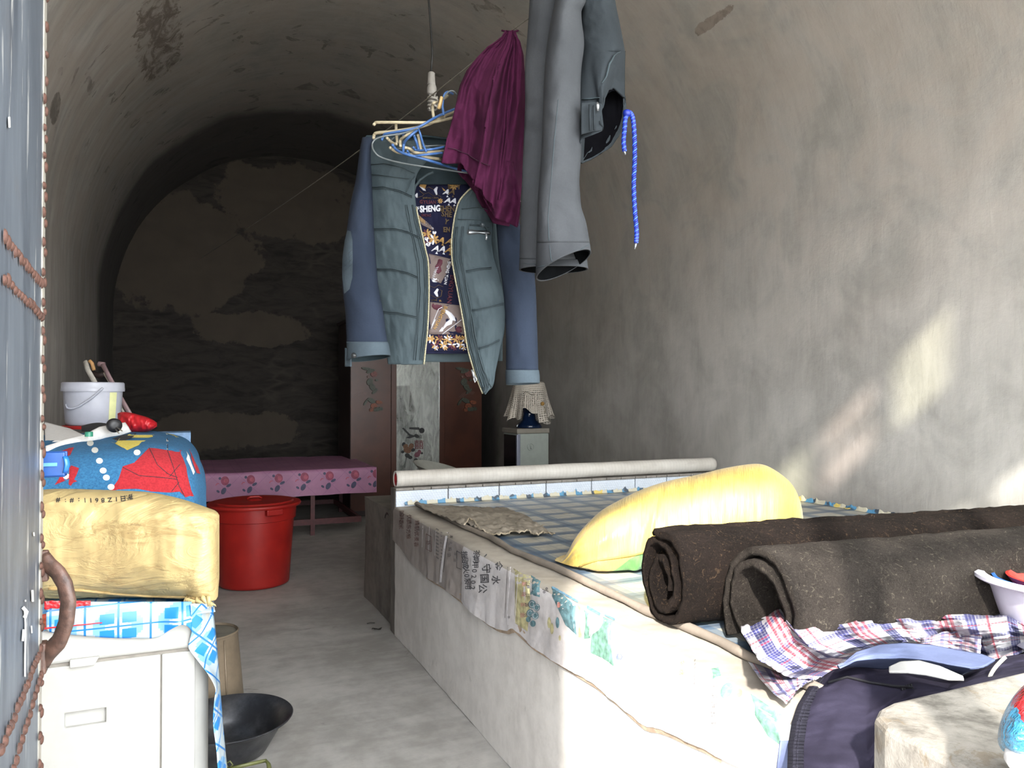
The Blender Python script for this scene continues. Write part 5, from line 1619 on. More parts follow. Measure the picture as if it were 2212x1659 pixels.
# lining / inside of the back
lin_rows = [(352, 880, 1030), (400, 880, 1020), (450, 885, 1000), (520, 890, 1000), (600, 900, 1010), (700, 905, 1020), (764, 905, 1025)]
ln = sheet(lin_rows, 2.26, 44, 90, -.02, lambda u, v: .006*fz(u*4, v*6, 3)+.006*sin(u*9+v*3))
lb_ = ln.bvh()
mats = [M['navy'], M['p_white'], M['p_tan'], M['p_wine'], M['p_dtan'], M['p_twill']]
W, TN, WI, DT, TW = 1, 2, 3, 4, 5
def petal(x, y, a, l, w, mi, o=.0014):
    c_, s_ = cos(a), sin(a)
    pts = [(0, 0), (l*.45, -w), (l*.92, -w*.75), (l, 0), (l*.92, w*.75), (l*.45, w)]
    lay(ln, lb_, [(x+p*c_-q*s_, y+p*s_+q*c_) for p, q in pts], mi, o, 30)
def star(x, y, r, mi, n=8, o=.0014, ph=.2):
    for k in range(n): petal(x, y, 2*pi*k/n+ph, r, r*.2, mi if not isinstance(mi, (list, tuple)) else mi[k % len(mi)], o)
def lt_(s, x, y, sz, ang, mi, sx=1, b=.02, o=.0016, sh=0): lay_text(ln, lb_, s, x, y, sz, ang, mi, o, sx, b, sh)
# upper block: leaves, cubes, letters
for a in (-2.2, -1.6, -1.0): petal(933, 389, a, 9, 2.4, W)
petal(933, 389, -.6, 9, 2.4, W); petal(933, 389, -2.7, 8, 2.4, W)
lay(ln, lb_, [(905, 402), (914, 390), (922, 391), (923, 395), (918, 408)], TN, .0014, 30)
lay(ln, lb_, [(905, 402), (918, 408), (920, 413), (914, 411)], W, .0016, 30)
lay(ln, lb_, [(936, 410), (943, 403), (946, 404), (944, 412), (945, 421), (942, 421)], W, .0014, 30)
lay(ln, lb_, [(896, 422), (900, 417), (902, 418), (902, 428), (899, 427)], W, .0014, 30)
lay(ln, lb_, [(954, 404), (960, 409), (963, 413), (958, 412)], TN, .0014, 30)
for p in ([(905, 412), (915, 420), (925, 416), (936, 424)], [(922, 391), (936, 398), (943, 394), (956, 398)], [(918, 408), (926, 404), (936, 410)], [(900, 428), (912, 424), (915, 420)], [(936, 424), (946, 421), (954, 426)]):
    lay_line(ln, lb_, p, .6, DT, .0014, 9)
lay(ln, lb_, [(966, 380), (994, 380), (992, 409), (968, 409)], DT, .0008, 30)
for (a, b, r) in ((980, 386, 9), (980, 402, 9), (970, 394, 7), (990, 394, 7)): star(a, b, r, TN, 8, .0016)
for (a, b, c_) in ((966, 414, W), (978, 414, DT), (969, 432, W), (981, 433, W)):
    lt_('A', a, b+2, 15, 4, c_, 1.25, .03, .0018, .35); lay(ln, lb_, [(a-2, b+12), (a+1, b+8), (a+3, b+12)], c_, .0016, 30)
lt_('SHENG YUAN', 930, 428, 5.2, 0, DT, 1.1, 0)
lt_('GYUAN', 924, 437, 11, 2, WI, 1.0, .02)
star(951, 434, 6, TN, 8)
star(901, 450, 4.5, W, 6)
lt_('SHENG', 929, 452, 18.5, -2, W, .80, .035, .0022)
lt_('SHEN', 967, 452, 16, 1, DT, .8, .025, .0018); lt_('SHE', 966, 464, 16, 6, DT, .8, .025, .0018)
lt_('Y', 965, 480, 15, 20, DT, .9, .03); lt_('EN', 966, 497, 15, 0, DT, .8, .03)
lt_('SHENG', 920, 466, 8, 2, WI, .9, .0)
lay(ln, lb_, [(899, 460), (903, 463), (938, 494), (936, 498), (912, 486), (905, 476)], TW, .0010, 30)
for k in range(11): lay_line(ln, lb_, [(903+k*3.2, 466+k*2.6), (903+k*3.2, 476+k*2)], 1.3, (W if k > 4 else TN), .0018, 9)
lay(ln, lb_, [(918, 480), (924, 484), (920, 489), (914, 484)], W, .002, 30)
star(922, 505, 11, (TN, TN, WI), 8); star(937, 517, 12, (TN, TN, W), 8); star(924, 524, 8, (W, WI), 6)
for a, b in ((938, 507), (921, 520), (925, 533)): petal(a, b, -1.9, 8, 2.4, W); petal(a, b, -1.1, 8, 2.4, W)
for (a, b, c_) in ((942, 538, W), (955, 520, TN), (957, 539, W), (972, 522, TN), (971, 541, TN)):
    lt_('A', a, b, 17, 6, c_, 1.25, .03, .0018, .35); lay(ln, lb_, [(a-2, b+10), (a+2, b+6), (a+4, b+11)], c_, .0016, 30)
# twill square with wine bird
lay(ln, lb_, [(926, 548), (976, 560), (976, 572), (952, 612), (926, 600)], TW, .0010, 12)
lay(ln, lb_, [(947, 558), (957, 560), (956, 570), (952, 576), (954, 586), (947, 592), (942, 588), (937, 578), (944, 570)], WI, .0018, 12)
for k in range(7): lay_line(ln, lb_, [(931+k*1.6, 604-k*4), (938+k*1.6, 601-k*4)], .9, W, .0018, 9)
lt_('SHENG YUAN', 967, 590, 8.2, 100, W, 1.0, .01)
for a in (-2.5, -1.9, -1.25, -.6): petal(940, 610, a, 9, 2.3, W)
lay(ln, lb_, [(937, 632), (944, 623), (948, 625), (945, 632), (947, 641), (943, 641)], W, .0014, 30)
for p in ([(928, 618), (938, 622), (948, 616), (958, 620)], [(930, 638), (943, 645), (954, 640), (956, 628)], [(948, 625), (956, 628)], [(943, 645), (943, 652)]): lay_line(ln, lb_, p, .6, DT, .0014, 9)
lt_('ENGYUAN', 974, 625, 13, 97, WI, 1.0, .02)
lt_('UAN', 936, 649, 4.6, 0, DT, 1.1, 0); lt_('UL', 952, 650, 5, 0, TN, 1, 0)
lay(ln, lb_, [(929, 652), (995, 660), (1004, 722), (926, 722)], TW, .0010, 14)
lay(ln, lb_, ell(944, 662, 12, 8, 12, .3), WI, .0018, 12); lay(ln, lb_, ell(992, 712, 8, 7), WI, .0018, 12)
lt_('SHENGYUAN', 951, 686, 10.5, 118, TN, .9, .015, .002)
lay(ln, lb_, [(958, 668), (966, 670), (975, 676), (982, 684), (985, 694), (978, 692), (976, 700), (966, 704), (958, 712), (954, 718), (958, 706), (964, 696), (972, 690), (968, 682), (962, 676)], W, .002, 12)
lay(ln, lb_, [(956, 706), (950, 714), (946, 720), (953, 720), (958, 714)], W, .002, 12)
for p in ([(932, 703), (948, 668), (956, 664)], [(956, 722), (998, 690), (1000, 684)], [(930, 710), (940, 690)]): lay_line(ln, lb_, p, 1.2, W, .0018, 12)
# bottom band of leaves
random.seed(5)
for k in range(9):
    a = 930+k*9.2; b = 738+(7 if k % 2 else -6)
    star(a, b, 9.5, [(TN, TN, W), (WI, W, TN), (TN, WI, TN), (W, TN, TN)][k % 4], 7, .0014, k*.5)
for k in range(8):
    a = 932+k*10; b = 752 if k % 2 else 730
    star(a, b, 6, [(TN,), (W, TN), (WI,)][k % 3], 6, .0016, k)
lay_line(ln, lb_, [(905, 757), (1020, 760)], 1.6, 0, .0022)
ln.build('back_lining', mats, jacket, solid=.003, offset=1)
hb2 = sheet([(758, 895, 1030), (782, 895, 1040)], 2.275, 30, 6, -.02, lambda u, v: .005*sin(u*9+v))
hb2.build('back_hem', M['jk'], jacket, solid=.004, offset=1)
# collar inside and neck
nk = sheet([(328, 868, 1052), (345, 872, 1050), (372, 892, 1040), (398, 903, 1035)], 2.235, 40, 16, -.03, lambda u, v: .004*fz(u*6, v*4))
M['ndark'] = cloth('dark_collar', '#20292d', '#2c373c')
# left front panel
def pfold(seed, amp=.007):
    def f(u, v):
        q = amp*fz(u*2.2+seed, v*5, seed)+.004*sin(v*34+u*3+seed)*sin(pi*u)
        q += .0015*fz(u*9, v*22, seed+4)
        return q
    return f
LP = [(303, 800, 905), (325, 797, 935), (345, 797, 925), (372, 797, 903), (400, 797, 896), (443, 797, 899), (480, 799, 906), (510, 801, 913), (541, 802, 920), (564, 804, 925), (631, 814, 927), (711, 829, 924), (760, 834, 919), (787, 838, 916)]
lp_ = sheet(LP, lambda u, v: 2.14+.035*(1-u)**2+.03*u*v, 46, 110, .014, pfold(2, .007))
bl2 = lp_.bvh()
def stitch(mb, bv, pts, double=True, w=.9):
    lay_line(mb, bv, pts, w, 1, .0012, 8)
    if double: lay_line(mb, bv, [(a+.5, b+3.2) for a, b in pts], w*.7, 1, .0012, 8)
stitch(lp_, bl2, [(799, 404), (830, 403), (860, 410), (890, 424)])
stitch(lp_, bl2, [(801, 356), (830, 354), (870, 362), (896, 374)], False); stitch(lp_, bl2, [(800, 376), (840, 380), (885, 386)], False)
stitch(lp_, bl2, [(803, 493), (850, 492), (880, 500), (908, 513)])
stitch(lp_, bl2, [(806, 580), (850, 580), (880, 588), (902, 598)]); stitch(lp_, bl2, [(826, 671), (860, 674), (898, 684)])
for off in (6, 10, 20, 24):
    stitch(lp_, bl2, [(x_-off, y_) for (y_, l_, x_) in [(r[0], r[1], r[2]) for r in LP[5:]]], False, .7)
lay_line(lp_, bl2, [(903-0, 374), (890, 388), (884, 402), (876, 420)], .9, 1)
lp_.build('front_panel', [M['jk'], M['stitch']], jacket, solid=.005, offset=1)
RP = [(390, 1036, 1036), (400, 1026, 1046), (414, 1010, 1056), (434, 993, 1063), (461, 984, 1066), (490, 979, 1065), (519, 976, 1063), (541, 976, 1065), (564, 977, 1070), (600, 983, 1081), (640, 991, 1089), (684, 999, 1092), (720, 1005, 1089), (755, 1011, 1081), (800, 1024, 1071), (836, 1037, 1064), (850, 1043, 1047)]
rp_ = sheet(RP, lambda u, v: 2.16+.05*u**2*(1-v)+.02*(1-u)*v, 46, 120, .016, pfold(8, .007))
br2 = rp_.bvh()
for off in (6, 10, 19, 23):
    stitch(rp_, br2, [(x_+off, y_) for (y_, x_, r_) in RP[5:-1]], False, .7)
stitch(rp_, br2, [(1006, 585), (1030, 580), (1060, 578)]); stitch(rp_, br2, [(1020, 669), (1050, 663), (1086, 655)]); stitch(rp_, br2, [(1032, 752), (1056, 745), (1078, 733)])
stitch(rp_, br2, [(1005, 412), (1030, 410), (1052, 420)], False); stitch(rp_, br2, [(998, 452), (1030, 448), (1058, 454)], False); stitch(rp_, br2, [(990, 474), (1030, 474), (1060, 480)], False)
stitch(rp_, br2, [(1012, 486), (1030, 484), (1054, 492)], False)
for q in ([(1012, 496), (1013, 484), (1045, 486), (1052, 498)],): stitch(rp_, br2, q, True)
rp_.build('front_panel', [M['jk'], M['stitch']], jacket, solid=.005, offset=1)
# chest pocket with zip
pk_ = MB()
lay(pk_, br2, [(1009, 497), (1013, 496), (1055, 499), (1059, 503), (1057, 508), (1012, 508), (1008, 505)], 0, .003, 6)
pk_.build('pocket_opening', plain('black_opening', '#0e1214', .7), jacket)
pz = MB(); lay(pz, br2, [(1013, 500), (1054, 502), (1055, 505), (1013, 505)], 0, .005, 6)
pz.build('pocket_zip', M['steel'], jacket)
pq = MB().tube([P(1050, 503, 2.105), P(1051, 512, 2.10), P(1050, 518, 2.10)], .0025, 6)
pq.build('zip_pull', M['steel'], jacket)
MB().lathe([(.0001, .003), (.006, .002), (.007, 0)], P(1042, 486, 2.108), 16, ax=(ray(1042, 486)*-1), cap0=False).build('snap_button', plain('dark_snap', '#20282c', .4), jacket)
# zips along both edges
def edge_pts(rows, col, d, y0, y1, n=60):
    out = []
    for k in range(n+1):
        y = lerp(y0, y1, k/n); out.append(P(interp(rows, y)[col], y, d(k/n)))
    return out
def edge_exact(mb, nu, nv, i, v0, v1):
    rows = [mb.v[j*(nu+1)+i] for j in range(nv+1)]
    a, b = int(v0*nv), int(v1*nv)
    return [Vector(p) for p in rows[a:b+1]]
MB().tube([p-FW*.004 for p in edge_exact(lp_, 46, 110, 46, .30, 1)], .0026, 6).build('zip', M['zip'], jacket)
MB().tube([p-FW*.004 for p in edge_exact(rp_, 46, 120, 0, .02, 1)], .0026, 6).build('zip', M['zip'], jacket)
zp = MB().tube([P(1019, 799, 2.12), P(1022, 806, 2.118), P(1026, 822, 2.12)], .0035, 6); zp.tube([P(1026, 812, 2.115), P(1030, 820, 2.115), P(1026, 826, 2.115), P(1023, 818, 2.115)], .0018, 6, closed=True)
zp.build('zip_slider', M['steel'], jacket)
# standing collar, left and right
cl1 = MB().tube([P(*q, 2.16) for q in [(936, 372), (922, 378), (908, 388), (897, 402), (892, 420)]], [.004]*5, 6)
cl1.build('collar_piping', M['jk'], jacket)
nk.build('collar', M['ndark'], jacket, solid=.004, offset=1)
# sleeves
SL = [(296, 783, 812, 2.19, .035), (320, 778, 803, 2.19, .045), (390, 768, 804, 2.18, .055), (440, 757, 806, 2.18, .055), (497, 749, 808, 2.17, .055), (555, 740, 812, 2.17, .055), (622, 740, 818, 2.16, .055), (675, 746, 828, 2.15, .055), (720, 748, 834, 2.14, .05), (742, 749, 838, 2.13, .05)]
def slf(s):
    def f(u, v): return .005*fz(u*6+s, v*7)+.006*sin(v*30+u*5+s)*max(0, sin(2*pi*u))*exp(-((v-.55)/.25)**2)
    return f
slL = body(SL, 'y', 60, 40, 2.2, slf(1))
bsl = slL.bvh()
lay(slL, bsl, [(752, 498), (759, 500), (762, 520), (763, 560), (762, 600), (756, 625), (745, 635), (741, 600), (741, 560), (746, 520)], 1, .002, 8)
for k in range(4): lay_line(slL, bsl, [(744, 556+k*10), (754, 548+k*10), (762, 540+k*10)], .8, 2, .0032)
slL.build('sleeve', [M['jk_slv'], M['jk_cuff'], M['stitch']], jacket)
SR = [(330, 1060, 1100, 2.22, .035), (420, 1066, 1112, 2.21, .05), (488, 1072, 1124, 2.20, .055), (564, 1078, 1150, 2.19, .055), (620, 1086, 1157, 2.19, .055), (697, 1092, 1160, 2.18, .055), (760, 1093, 1162, 2.17, .055), (802, 1093, 1163, 2.17, .05)]
slR = body(SR, 'y', 60, 40, 2.2, slf(4))
slR.build('sleeve', M['jk_slv'], jacket)
def cuff(rows, tiltL, tiltR, lift, name='cuff'):
    """open cuff; its mouth tilts so the far lip hangs lower"""
    m = MB()
    def fn(u, v):
        y = lerp(rows[0][0], rows[-1][0], v)
        l, r, d, dr = interp(rows, y)
        a = 2*pi*u; k = cos(a)
        y2 = y+v*(lerp(tiltL, tiltR, (k+1)/2)+lift*(-sin(a)))
        return P((l+r)/2+(r-l)/2*k, y2, d-dr*sin(a))
    m.grid(fn, 44, 10, cu=True)
    return m
c1 = cuff([(738, 748, 838, 2.13, .053), (750, 749, 841, 2.13, .056), (777, 748, 844, 2.125, .06)], 2, -8, 6)
c1.build('cuff', M['jk_cuff'], jacket, solid=.003)
inner_layer(c1, 44, 10, .006).build('cuff_inside', M['ndark'], jacket)
MB().lathe([(.0001, .004), (.006, .003), (.0075, 0)], P(764, 768, 2.066), 18, ax=(-.2, -1, 0), cap0=False).build('button', plain('black_button', '#17191b', .35), jacket)
tb1 = MB().grid(lambda u, v: P(lerp(747, 760, u), lerp(752, 792, v), 2.135-.02*u), 6, 8)
tb1.build('cuff_tab', M['jk_cuff'], jacket, solid=.004)
c2 = cuff([(799, 1092, 1164, 2.165, .052), (812, 1092, 1166, 2.165, .054), (828, 1093, 1166, 2.165, .055)], 3, 0, 2)
c2.build('cuff', M['jk_cuff'], jacket, solid=.004)
# shoulder yoke that joins panels, sleeves and back at the top
yk = sheet([(292, 792, 880), (300, 786, 960), (316, 784, 1050), (340, 790, 1066)], 2.24, 40, 10, -.02, lambda u, v: .004*fz(u*6, v*5))
yk.build('shoulder', M['ndark'], jacket, solid=.005, offset=1)
bkp = sheet([(335, 800, 1070), (450, 806, 1072), (600, 812, 1085), (780, 850, 1085)], 2.31, 30, 40, -.015, lambda u, v: .006*fz(u*5, v*6))
bkp.build('back_panel', M['jk'], jacket, solid=.004, offset=1)

# ---------------- burgundy garment pegged by one point
BT = [(1094, 68), (1100, 66), (1106, 66), (1112, 70)]
BL = [(1094, 68), (1075, 88), (1050, 104), (1030, 124), (1008, 152), (993, 185), (984, 228), (974, 268), (964, 310), (958, 330), (952, 352)]
BR = [(1112, 70), (1124, 90), (1131, 118), (1134, 160), (1139, 230), (1137, 300), (1130, 380), (1123, 440), (1120, 488)]
BB = [(952, 352), (975, 354), (995, 352), (1003, 360), (1010, 374), (1020, 386), (1030, 391), (1036, 398), (1024, 400), (1040, 410), (1050, 430), (1062, 440), (1068, 452), (1072, 470), (1080, 474), (1096, 472), (1108, 478), (1120, 488)]
def bd_(u, v):
    w = min(1, v*2.2)
    d = 2.04+.08*(2*u-1)**2*w
    f = (.07*fz(u*2.6+1, v*.9, 2)+.022*sin(u*2*pi*2.1+1.2+.9*sin(v*3)))*w+.006*sin(u*2*pi*7+5*nz(u*3, v*2))*w
    return d-f-.006*fz(u*6, v*9)
M['burg'] = cloth('burgundy_cotton', '#300e24', '#461834', 1.0, .9)
bg_ = thing('shirt', 'burgundy shirt hung up by one point in front of the jacket shoulder', 'shirt', P(1102, 70, 2.05))
bm_ = coons(BT, BB, BL, BR, bd_, 120, 110)
bbv = bm_.bvh()
lay_line(bm_, bbv, [(958, 318), (985, 322), (1010, 334), (1040, 352), (1058, 358)], .9, 1, .0015)
lay_line(bm_, bbv, [(1092, 452), (1106, 451), (1114, 452)], 1.1, 2, .002); lay_line(bm_, bbv, [(1112, 436), (1122, 435)], 1.1, 2, .002)
bm_.build('shirt_body', [M['burg'], plain('burgundy_seam', '#2c0d22', .9), plain('pink_thread', '#a77b96', .9)], bg_, solid=.004, offset=1)
bk2 = coons([(1096, 70), (1110, 70)], [(990, 372), (1028, 420), (1064, 482), (1117, 492)], [(1096, 70), (1040, 150), (1004, 260), (990, 372)], [(1110, 70), (1130, 160), (1134, 300), (1117, 492)], lambda u, v: 2.14+.03*sin(u*14)*min(1, v*3), 50, 60)
bk2.build('shirt_back', M['burg'], bg_, solid=.004, offset=1)
sl3 = coons([(1040, 352), (1060, 345), (1085, 345), (1110, 350)], [(1030, 398), (1050, 432), (1068, 470), (1116, 490)], [(1040, 352), (1024, 375), (1022, 400), (1030, 398)], [(1110, 350), (1116, 400), (1122, 440), (1116, 490)], lambda u, v: 2.06-.022*sin(u*17+v*3)*(.3+v)+.01*fz(u*5, v*6), 50, 40)
sl3.build('sleeve', M['burg'], bg_, solid=.004, offset=1)
hk = MB().tube([P(1084, 66, 2.06), P(1096, 69, 2.05), P(1106, 70, 2.045), P(1120, 66, 2.05)], .0025, 6)
hk.build('hanging_loop', M['burg'], bg_)

# ---------------- grey trousers folded over the line
M['trs'] = cloth('grey_twill', '#2f3134', '#414346', .8, .85)
M['trs_d'] = cloth('dark_grey_twill', '#1e2225', '#2b3034', .9, .85)
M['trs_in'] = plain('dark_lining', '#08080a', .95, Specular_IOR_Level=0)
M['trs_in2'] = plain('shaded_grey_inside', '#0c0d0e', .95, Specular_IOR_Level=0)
tr = thing('trousers', 'grey work trousers folded over the line with legs and waistband hanging down', 'trousers', P(1220, 0, 1.9))
fl1 = [(-60, 1214, 1262, 1.84, .05), (0, 1200, 1266, 1.84, .055), (26, 1194, 1256, 1.84, .055), (93, 1182, 1262, 1.84, .06), (149, 1177, 1256, 1.84, .06), (209, 1174, 1254, 1.84, .06), (318, 1170, 1256, 1.84, .06), (411, 1163, 1251, 1.84, .06), (448, 1161, 1256, 1.84, .06), (480, 1160, 1266, 1.84, .065), (523, 1159, 1274, 1.84, .068)]
def legf(s):
    def f(u, v):
        q = .006*fz(u*5+s, v*6)
        q += .006*sin(2*pi*u*3+s+1.2*sin(v*4))*(1-.3*v)
        q += .004*sin(v*70+u*9)*exp(-((v-.5)/.09)**2)*(1 if s == 3 else .5)
        return q
    return f
def leg_tilt(u, v):
    return 0
l1 = body(fl1, 'y', 110, 60, 2.2, legf(1), caps=False)
l1b = l1.bvh()
lay_line(l1, l1b, [(1206, 215), (1198, 300), (1190, 400), (1184, 470), (1186, 520)], 1.0, 1, .0012)
def hem_tube(xl, xr, yl, yr, d, dr, lift, top_rows):
    m = MB()
    def fn(u, v):
        a = 2*pi*u; k = (cos(a)+1)/2
        y0 = top_rows[0]; x = lerp(lerp(top_rows[1], top_rows[2], k), lerp(xl, xr, k), v)
        y = lerp(y0, lerp(yl, yr, k)+lift*(-sin(a)), v)
        dd = d-lerp(top_rows[3], dr, v)*sin(a)-(legf(1)(u, 1)*(1-v))
        return P(x, y, dd)
    m.grid(fn, 60, 24, cu=True)
    return m
h1 = hem_tube(1157, 1277, 601, 545, 1.84, .085, 20, (523, 1159, 1274, .068))
h1b = h1.bvh()
lay_line(h1, h1b, [(1160, 578), (1185, 571), (1215, 560), (1245, 545), (1272, 528)], 1.0, 1, .0015)
lay_line(h1, h1b, [(1186, 520), (1190, 556), (1198, 584)], .9, 1, .0012)
h1.build('hem', [M['trs'], M['stitch']], tr, solid=.003)
inner_layer(h1, 60, 24, .006).build('hem_inside', M['trs_in2'], tr)
l1.build('leg', [M['trs'], M['stitch']], tr, solid=.004)
fl2 = [(-60, 1150, 1226, 1.95, .045), (0, 1144, 1222, 1.95, .05), (37, 1142, 1220, 1.95, .055), (149, 1134, 1226, 1.95, .055), (230, 1134, 1240, 1.95, .055), (374, 1128, 1250, 1.95, .06), (523, 1123, 1262, 1.95, .065), (560, 1122, 1268, 1.95, .065)]
l2 = body(fl2, 'y', 100, 60, 2.2, legf(3), caps=False)
h2 = hem_tube(1121, 1271, 583, 581, 1.95, .075, 9, (560, 1122, 1268, .065))
h2b = h2.bvh(); lay_line(h2, h2b, [(1121, 566), (1140, 570), (1158, 571)], .9, 1, .0015)
h2.build('hem', [M['trs'], M['stitch']], tr, solid=.003)
inner_layer(h2, 60, 24, .006).build('hem_inside', M['trs_in2'], tr)
l2.build('leg', [M['trs'], M['stitch']], tr, solid=.004)
# seat and waistband hanging on the far side of the line
loop = [(1256, 300, 1.80), (1280, 292, 1.79), (1301, 283, 1.80), (1298, 262, 1.80), (1300, 236, 1.81), (1303, 212, 1.83), (1312, 196, 1.86), (1325, 190, 1.90), (1338, 193, 1.94), (1347, 208, 1.98), (1349, 235, 2.0), (1344, 265, 2.01), (1334, 292, 2.01), (1318, 316, 2.0), (1298, 333, 1.98), (1276, 346, 1.96), (1256, 354, 1.93), (1248, 350, 1.88), (1246, 330, 1.84), (1248, 312, 1.81)]
nL = len(loop)
def seat(u, v):
    k = u*nL; i = int(k) % nL; t = k-int(k)
    lo = [lerp(loop[i][c], loop[(i+1) % nL][c], t) for c in range(3)]
    a = 2*pi*u
    # upper section: ellipse
    rows = [(-60, 1246, 1326), (0, 1252, 1329), (56, 1252, 1340), (110, 1252, 1350)]
    y = lerp(-60, 110, min(1, v/.55)); l, r = interp(rows, y)
    ka = -cos(a+.3); ex = (l+r)/2+(r-l)/2*ka
    ed = 1.92-.07*sin(a+.3)
    if v <= .55: q = (ex, y, ed)
    else:
        w = (v-.55)/.45; w = w*w*(3-2*w)
        q = [lerp((ex, 110, ed)[c], lo[c], w) for c in range(3)]
    return P(q[0], q[1], q[2]-.006*fz(u*7, v*8)-.006*sin(u*19+v*5))
sm2 = MB(); sm2.grid(seat, 80, 60, cu=True)
sb2 = sm2.bvh()
lay_line(sm2, sb2, [(1350, 108), (1336, 112), (1322, 122), (1312, 140), (1306, 165), (1298, 180)], 1.6, 1, .003)
lay_line(sm2, sb2, [(1258, 217), (1280, 216), (1296, 212)], 1, 1, .0015)
sm2.build('seat', [M['trs_d'], M['stitch'], M['trs_in']], tr, solid=.005, offset=1)
inner_layer(sm2, 80, 60, .008).build('lining', M['trs_in'], tr)
pkf2 = coons([(1312, 118), (1332, 108), (1351, 110)], [(1300, 205), (1326, 190), (1350, 212)], [(1312, 118), (1304, 160), (1300, 205)], [(1351, 110), (1350, 160), (1350, 212)], lambda u, v: 1.865+.10*u-.006*sin(v*9)-.01*sin(u*pi), 20, 24)
pkf2.build('hip_pocket', M['trs_d'], tr, offset=1, solid=.005)
fy = coons([(1256, 222), (1282, 220), (1300, 224)], [(1256, 290), (1280, 284), (1301, 282)], [(1256, 222), (1256, 290)], [(1300, 224), (1301, 282)], lambda u, v: 1.785+.01*u, 16, 16)
fy.build('fly_flap', M['trs_d'], tr, offset=1, solid=.006)
bl3 = MB()
for (a, b, c_, e_) in ((1274, 226, 1275, 282), (1283, 228, 1284, 281)): bl3.tube([P(a, b, 1.775), P((a+c_)/2, (b+e_)/2, 1.772), P(c_, e_, 1.775)], .003, 6)
bl3.build('belt_loop', M['trs_d'], tr)
MB().tube([P(1290, 221, 1.785), P(1291, 228, 1.782), P(1291, 240, 1.785)], [.002, .0045, .003], 8).build('zip_pull', M['steel'], tr)
# blue cord tied at the waistband
def twisted(path, r, n=3, turns=22, name='cord'):
    mb = MB(); P_ = [Vector(p) for p in path]; N_ = 420
    def at(t):
        x = t*(len(P_)-1); i = min(int(x), len(P_)-2); k = x-i
        p0 = P_[max(0, i-1)]; p1 = P_[i]; p2 = P_[i+1]; p3 = P_[min(len(P_)-1, i+2)]
        return .5*((2*p1)+(-p0+p2)*k+(2*p0-5*p1+4*p2-p3)*k*k+(-p0+3*p1-3*p2+p3)*k**3)
    for s in range(n):
        pts = []
        for k in range(N_+1):
            t = k/N_; a = 2*pi*(turns*t+s/n); tg = (at(min(1, t+.01))-at(max(0, t-.01))).normalized()
            e1 = tg.orthogonal().normalized() if abs(tg.x) > .9 else tg.cross(Vector((1, 0, 0))).normalized(); e2 = tg.cross(e1)
            pts.append(at(t)+(e1*cos(a)+e2*sin(a))*r*.62)
        mb.tube(pts, r*.46, 5, mi=(1 if s == 0 else 0))
    return mb
cd = thing('cord', 'bright blue twisted cord hanging from the waistband of the grey trousers', 'cord', P(1352, 245, 1.97))
M['cord'] = plain('bright_blue_cord', '#10247e', .5, .15, 200); M['cord2'] = plain('light_blue_strand', '#3459d0', .5, .1, 200)
twisted([P(*q, 1.97) for q in [(1350, 250), (1358, 243), (1366, 252), (1370, 285), (1371, 340), (1369, 400), (1371, 450), (1375, 500), (1374, 524)]], .006, 3, 30).build('long_end', [M['cord'], M['cord2']], cd)
twisted([P(*q, 1.965) for q in [(1356, 246), (1351, 256), (1349, 280), (1347, 305), (1349, 326)]], .006, 3, 9).build('short_end', [M['cord'], M['cord2']], cd)
MB().lathe([(.003, -.009), (.009, -.006), (.011, 0), (.009, .007), (.003, .010)], P(1354, 245, 1.965), 14, cap1=True).build('knot', M['cord'], cd)
tp_ = MB().tube([P(1374, 524, 1.97), P(1371, 538, 1.97)], [.0035, .002], 8); tp_.tube([P(1348, 325, 1.965), P(1351, 334, 1.965)], [.0035, .002], 8)
tp_.build('metal_tip', M['steel'], cd)

# ---------------- clothes line, from the front to the back wall
lw = MB()
pts = []
for k in range(61):
    px = lerp(1235, 428, k/60)
    inv = lerp(1/2.15, 1/9.35, (1100-px)/(1100-428))
    sl_y = 70+(1100-px)*.731
    sag = 26*max(0, (1100-px)/672)*max(0, 1-(1100-px)/672)*4*.7
    pts.append(P(px, sl_y+sag, 1/inv))
lw.tube(pts, .0022, 5)
fv_ = (pts[0]-pts[1]).normalized()
ex = pts[0]+fv_*((YF+.02-pts[0].y)/fv_.y) if abs(fv_.y) > 1e-3 else pts[0]
lw.tube([pts[0], ex], .0022, 5)
tag(lw.build('clothes_line', plain('pale_twine', '#6b665c', .8)), 'thin twine line running from the clothes to the dark back wall', 'line')

# ---------------- ceiling bulb on its cord
bp0 = P(931, 157, 3.2)
bulb = thing('ceiling_bulb', 'dusty spiral bulb in a white socket hanging from the vault on a black cord', 'bulb', bp0)
cpts = [P(931, 157, 3.2), P(934, 120, 3.2), P(932, 80, 3.2), P(929, 40, 3.2), P(926, 0, 3.2)]
x_, y_ = bp0.x, bp0.y
ztop = ZS+sqrt(max(0, RV**2-(x_-XC)**2))-.0
cpts += [Vector((cpts[-1].x-.01, cpts[-1].y, lerp(cpts[-1].z, ztop, t))) for t in (.3, .6, 1.0)]
MB().tube(cpts, .0042, 8).build('flex', plain('black_flex', '#121213', .5), bulb)
s_ = 3.2/FX
M['sock'] = plain('dusty_socket', '#8e8a86', .6, .1); M['lampglass'] = plain('dusty_lamp_glass', '#8a8680', .4, .1)
zb_ = bp0.z
cc_ = Vector((bp0.x, bp0.y, 0))
def Lz(y): return P(933, y, 3.2).z
MB().lathe([(.010, Lz(156)), (.0145, Lz(158)), (.0155, Lz(172)), (.017, Lz(182)), (.0165, Lz(184))], cc_+Vector((.002, 0, 0)), 24, cap1=True).build('socket', M['sock'], bulb, angle=50)
MB().lathe([(.0165, Lz(184)), (.020, Lz(190)), (.0205, Lz(200)), (.017, Lz(204)), (.012, Lz(205))], cc_+Vector((.004, 0, 0)), 24, cap1=True).build('lamp_base', M['sock'], bulb, angle=50)
